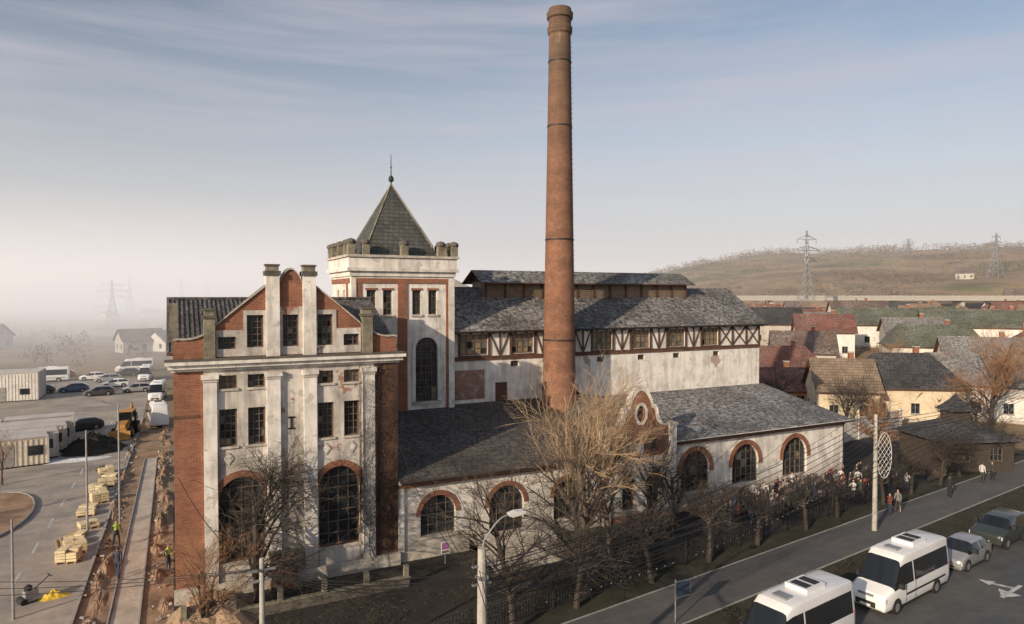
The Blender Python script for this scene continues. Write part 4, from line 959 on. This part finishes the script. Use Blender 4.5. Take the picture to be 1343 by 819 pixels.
def pile(name,x,y,rx,ry,h,mat,seed):
    vs=[];fs=[];n=30;k=12
    for i in range(k+1):
        for j in range(n):
            t=2*math.pi*j/n; q=i/k; nn=1+.3*noise.noise(Vector((math.cos(t)*2,math.sin(t)*2,seed*1.7)))
            hh=h*(.5+.5*math.cos(math.pi*q)) if h<.8 else h*(1-q)**1.1
            vs.append((rx*q*nn*math.cos(t),ry*q*nn*math.sin(t),hh*(1+.5*noise.noise(Vector((math.cos(t)*q*4,math.sin(t)*q*4,seed*1.3+5)))+.3*noise.noise(Vector((math.cos(t)*q*11,math.sin(t)*q*11,seed+8))))))
    for i in range(k):
        for j in range(n): fs.append((i*n+j,i*n+(j+1)%n,(i+1)*n+(j+1)%n,(i+1)*n+j))
    me=bpy.data.meshes.new(name); me.from_pydata(vs,[],fs); me.materials.append(mat); o=bpy.data.objects.new(name,me); o.location=(x,y,.0); scene.collection.objects.link(o)
pile('soil_pile',-7.4,82,3.2,3.4,1.9,plain('soil_dark',(.03,.027,.022),1,.3,2,fine=8,bmp=.6),1)
pile('gravel_pile',*polar(272,33.2),2.6,2.2,1.6,plain('gravel',(.35,.24,.16),1,.3,4,fine=18,bmp=.8),2)
pile('snow_patch',-8.6,77.5,3.4,1.2,.15,plain('snow_slush',(.6,.62,.64),.7,.2,2),3)
for i in range(34):
    x=R.choice([-3.95,-3.7,-1.0,-.8,-.6])+R.uniform(-.15,.15); pile('dirt_mound',x,34+i*1.8+R.uniform(-1,1),R.uniform(.35,.6),R.uniform(1.0,3.2),R.uniform(.12,.4),DIRT,4+i)
rb=MB()
for i in range(260):
    x=R.choice([R.uniform(-4.4,-3.3),R.uniform(-1.4,-.2)]); y=R.uniform(33,85); s=R.uniform(.04,.16)
    M=Matrix.Translation((x,y,s*.4))@Matrix.Rotation(R.random()*6,4,Vector((R.random(),R.random(),R.random()+.1)).normalized()); rb.box(-s,s,-s*.7,s*.7,-s*.4,s*.4,R.choice([KERB,CONC,DIRT,BRICKD]),M)
rb.build('rubble')
BAG=plain('bag_cream',(.62,.52,.33),.7,.25,2); WOOD=plain('pallet_wood',(.38,.27,.15),.9,.2,2)
for k_ in range(15):
    y=48+k_*1.6; x=-5.75+.02*k_*1.75+R.uniform(-.3,.3)
    if k_ in(5,): continue
    mb=MB()
    for q in range(5): mb.box(-.6,.6,-.5+q*.22,-.38+q*.22,.12,.15,WOOD)
    for q in(-.55,0,.45): mb.box(q,q+.1,-.5,.5,0,.12,WOOD)
    nl_=R.choice([1,2,3,4,3])
    for l in range(nl_):
        for i in range(2):
            for j in range(3):
                if l==nl_-1 and R.random()<.25: continue
                a=-.58+i*.59;b_=-.5+j*.34; h_=R.uniform(.12,.16); mb.box(a,a+.56,b_,b_+.32,.155+l*.17,.155+l*.17+h_,BAG)
    o=mb.build('paving_pallet',loc=(x,y,0),rotz=R.uniform(-.35,.35)); bv=o.modifiers.new('b','BEVEL'); bv.width=.03; bv.segments=2
mb=MB(); x,y=polar(33,35); DG=paint('machine_grey',(.25,.25,.25),.5)
mb.box(-.5,.5,-.3,.3,.1,.2,DG); mb.box(-.3,.3,-.22,.22,.2,.6,DG); mb.tube((.2,0,.6),(.9,0,1.1),.03,.03,6,IRON); mb.tube((.9,-.25,1.1),(.9,.25,1.1),.03,.03,6,IRON); mb.revolve([(.0,.6),(.18,.62),(.2,.8),(.08,.9),(0,.9)],(-.1,0,0),10,IRON); mb.tube((-.4,-.35,.15),(-.4,.35,.15),.16,.16,12,RUBBER,True)
mb.build('plate_compactor',loc=(x,y,0),rotz=.5)
pile('yellow_tarp',*polar(63,35.5),.8,.5,.35,plain('tarp_yellow',(.6,.42,.04),.6,.2,3,bmp=.4),9)
for px,D in((75,43),(128,62),(95,41)):
    x,y=polar(px,D); mb=MB()
    for q in range(5): mb.box(-1.0,1.0,-.3+q*.13,-.2+q*.13,.02+.06*(q%3),.08+.06*(q%3),WOOD)
    mb.build('timber_planks',loc=(x,y,0),rotz=R.uniform(0,3))
# ================================================================= PEOPLE
SKIN=plain('skin',(.42,.25,.18),.6,.1,5,bmp=0); HAIR=plain('hair_dark',(.03,.02,.015),.7,.2,8,bmp=0); SHOE=plain('shoe_black',(.02,.02,.02),.6,.2,5,bmp=0)
def person_mesh(pose,jm,tm,hv=None):
    V=[];RR=[];Ed=[]
    def v(p,r): V.append(p);RR.append(r);return len(V)-1
    pel=v((0,0,.96),.13); sp=v((0,.01,1.15),.125); chs=v((0,0,1.36),.15); nk=v((0,0,1.50),.055); hd1=v((0,-.01,1.60),.085); hd2=v((0,-.005,1.70),.085)
    Ed+=[(pel,sp),(sp,chs),(chs,nk),(nk,hd1),(hd1,hd2)]
    lean={'stand':0,'walk':.22,'reach':.05,'wide':.0}[pose]
    for s in(-1,1):
        sh=v((s*.19,0,1.42),.065)
        if pose=='walk': el=v((s*.24,-s*.08,1.16),.05);wr_=v((s*.24,-s*.2,.96),.035);ha=v((s*.24,-s*.25,.88),.04)
        elif pose=='reach': el=v((s*.25,-.1,1.2),.05);wr_=v((s*.14,-.3,1.22),.035);ha=v((s*.1,-.37,1.25),.04)
        else: el=v((s*.25,.02,1.15),.05);wr_=v((s*.25,-.05,.93),.035);ha=v((s*.245,-.07,.84),.04)
        hp_=v((s*.095,0,.9),.095)
        f=s*lean; spd=.05 if pose=='wide' else 0
        kn=v((s*(.105+spd),-f*.6-.01,.5),.065);an=v((s*(.11+spd*2),-f+.03,.09),.042);to=v((s*(.125+spd*2),-f-.14,.045),.04)
        Ed+=[(chs,sh),(sh,el),(el,wr_),(wr_,ha),(pel,hp_),(hp_,kn),(kn,an),(an,to)]
    me=bpy.data.meshes.new('pm'); me.from_pydata(V,Ed,[]); ob=bpy.data.objects.new('pm',me); scene.collection.objects.link(ob)
    ob.modifiers.new('s','SKIN'); ob.modifiers.new('ss','SUBSURF').levels=1
    ld=me.skin_vertices[0].data
    for i,r in enumerate(RR): ld[i].radius=(r,r*(.75 if i in(1,2) else 1))
    ld[0].use_root=True
    dg=bpy.context.evaluated_depsgraph_get(); m2=bpy.data.meshes.new_from_object(ob.evaluated_get(dg)); bpy.data.objects.remove(ob)
    m2.materials.clear()
    for mm in (jm,tm,SKIN,HAIR,SHOE,hv or jm): m2.materials.append(mm)
    for p in m2.polygons:
        c=p.center; z=c.z; k=0
        if z>1.72 or (z>1.56 and c.y>.0): k=3
        elif z>1.52: k=2
        elif z<.1: k=4
        elif z<.92 and abs(c.x)<.2+.0: k=1
        elif z<.9 or (pose=='reach' and c.y<-.33): k=2
        elif z>1.15 and abs(c.x)<.2: k=5
        p.material_index=k; p.use_smooth=True
    return m2
JK=[plain('jacket_%d'%i,c,.85,.2,6,bmp=0) for i,c in enumerate([(.02,.02,.024),(.04,.04,.06),(.16,.04,.035),(.2,.19,.18),(.04,.045,.035),(.5,.49,.47),(.07,.06,.05),(.07,.09,.14)])]
TR=[plain('trousers_%d'%i,c,.85,.2,6,bmp=0) for i,c in enumerate([(.02,.02,.025),(.03,.045,.08),(.05,.047,.04)])]
HV=plain('hi_vis',(.35,.6,.08),.7,.1,6,bmp=0)
pm=[person_mesh(p,JK[i%8],TR[i%3]) for i,p in enumerate(['stand','walk','reach','wide','walk','stand','reach','stand','walk','stand','reach','wide','stand','reach','stand','walk'])]
hv=person_mesh('reach',JK[0],TR[1],HV); hv2=person_mesh('walk',JK[4],TR[0],HV)
def person(x,y,rot,me,s=1,z=.006):
    o=bpy.data.objects.new('person',me); o.location=(x,y,z); o.rotation_euler[2]=rad(rot); o.scale=(s,s,s); scene.collection.objects.link(o)
person(*polar(149,37.8),160,pm[1],1.05,.03); person(*polar(216,38.5),60,hv); person(*polar(148,42.5),30,hv2,1,.03)
used=[]
for i in range(600):
    x=33.5+R.random()**.8*20; y=R.uniform(33.8,38.0)+(x-33)*.03
    if any((x-a)**2+(y-b)**2<.35 for a,b in used): continue
    used.append((x,y)); person(x,y,R.gauss(10,60),R.choice(pm),R.uniform(.9,1.05))
    if len(used)>105: break
for i in range(5): person(*S(R.uniform(8,34),R.uniform(5,7)),R.choice([80,-95]),R.choice(pm),R.uniform(.92,1.03),.125)
# ================================================================= HAZE
def haze(name,b,dens,em,col=(1,1,1)):
    mb=MB(); m=bpy.data.materials.new(name); m.use_nodes=True; nt=m.node_tree; nt.nodes.clear()
    o=nt.nodes.new('ShaderNodeOutputMaterial'); vsn=nt.nodes.new('ShaderNodeVolumeScatter'); vsn.inputs['Density'].default_value=dens; vsn.inputs['Color'].default_value=c4(col); vsn.inputs['Anisotropy'].default_value=.1
    e=nt.nodes.new('ShaderNodeEmission'); e.inputs[0].default_value=(1.0,.94,.93,1); e.inputs[1].default_value=dens*em  # glow added to brighten the mist, standing in for missing multiple scattering
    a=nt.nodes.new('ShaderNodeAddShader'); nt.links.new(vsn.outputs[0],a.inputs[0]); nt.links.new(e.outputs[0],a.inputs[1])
    nt.links.new(a.outputs[0],o.inputs['Volume']); mb.box(*b,m); return mb.build(name)
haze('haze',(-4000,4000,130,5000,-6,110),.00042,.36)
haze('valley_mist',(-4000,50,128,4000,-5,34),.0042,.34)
# ================================================================= LIGHT / SKY / CAMERA
az=rad(-116); el=rad(19)
sd=Vector((math.sin(az)*math.cos(el),math.cos(az)*math.cos(el),math.sin(el)))
ld=bpy.data.lights.new('sun','SUN'); ld.energy=4.9; ld.angle=rad(.5); ld.color=(1,.81,.60)
lo=bpy.data.objects.new('sun',ld); lo.rotation_euler=(-sd).to_track_quat('-Z','Y').to_euler(); lo.location=(0,0,80); scene.collection.objects.link(lo)
wd=bpy.data.worlds.new('World'); scene.world=wd; wd.use_nodes=True; nt=wd.node_tree; nt.nodes.clear()
o=nt.nodes.new('ShaderNodeOutputWorld'); bg=nt.nodes.new('ShaderNodeBackground'); sky=nt.nodes.new('ShaderNodeTexSky')
sky.sky_type='NISHITA'; sky.sun_disc=False; sky.sun_elevation=el; sky.sun_rotation=az%(2*math.pi); sky.air_density=1.0; sky.dust_density=2.6; sky.ozone_density=1.8; sky.altitude=200
tc=nt.nodes.new('ShaderNodeTexCoord'); n=noisetex(nt,tc.outputs['Generated'],1.8,7,.55,(1,1.3,14))
n2=noisetex(nt,tc.outputs['Generated'],1.3,3,.5)
cl=mth(nt,'MULTIPLY',ramp(nt,n,[(.42,0.0),(.68,.55)]),ramp(nt,n2,[(.35,.35),(.6,1.0)]))
hsv=nt.nodes.new('ShaderNodeHueSaturation'); hsv.inputs['Saturation'].default_value=.72; L(nt,sky.outputs[0],hsv.inputs['Color'])
sx=N(nt,'ShaderNodeSeparateXYZ'); L(nt,tc.outputs['Generated'],sx.inputs[0])
mr=N(nt,'ShaderNodeMapRange'); mr.interpolation_type='SMOOTHSTEP'; L(nt,sx.outputs[2],mr.inputs[0]); mr.inputs[1].default_value=-.03; mr.inputs[2].default_value=.36; mr.inputs[3].default_value=.92; mr.inputs[4].default_value=0
c=mix(nt,mr.outputs[0],hsv.outputs[0],(4.9,4.7,4.8))
c=mix(nt,cl,c,(4.5,4.25,4.7))
L(nt,c,bg.inputs[0]); bg.inputs[1].default_value=.128; L(nt,bg.outputs[0],o.inputs[0])
cam=bpy.data.cameras.new('camera'); co_=bpy.data.objects.new('camera',cam); scene.collection.objects.link(co_)
co_.location=(0,0,16); co_.rotation_euler=(rad(90-1.39),0,rad(-26.7)); cam.lens=23.75; cam.sensor_width=36; cam.clip_end=20000; cam.clip_start=.1
scene.camera=co_
scene.view_settings.view_transform='Standard'; scene.view_settings.look='None'; scene.view_settings.exposure=0
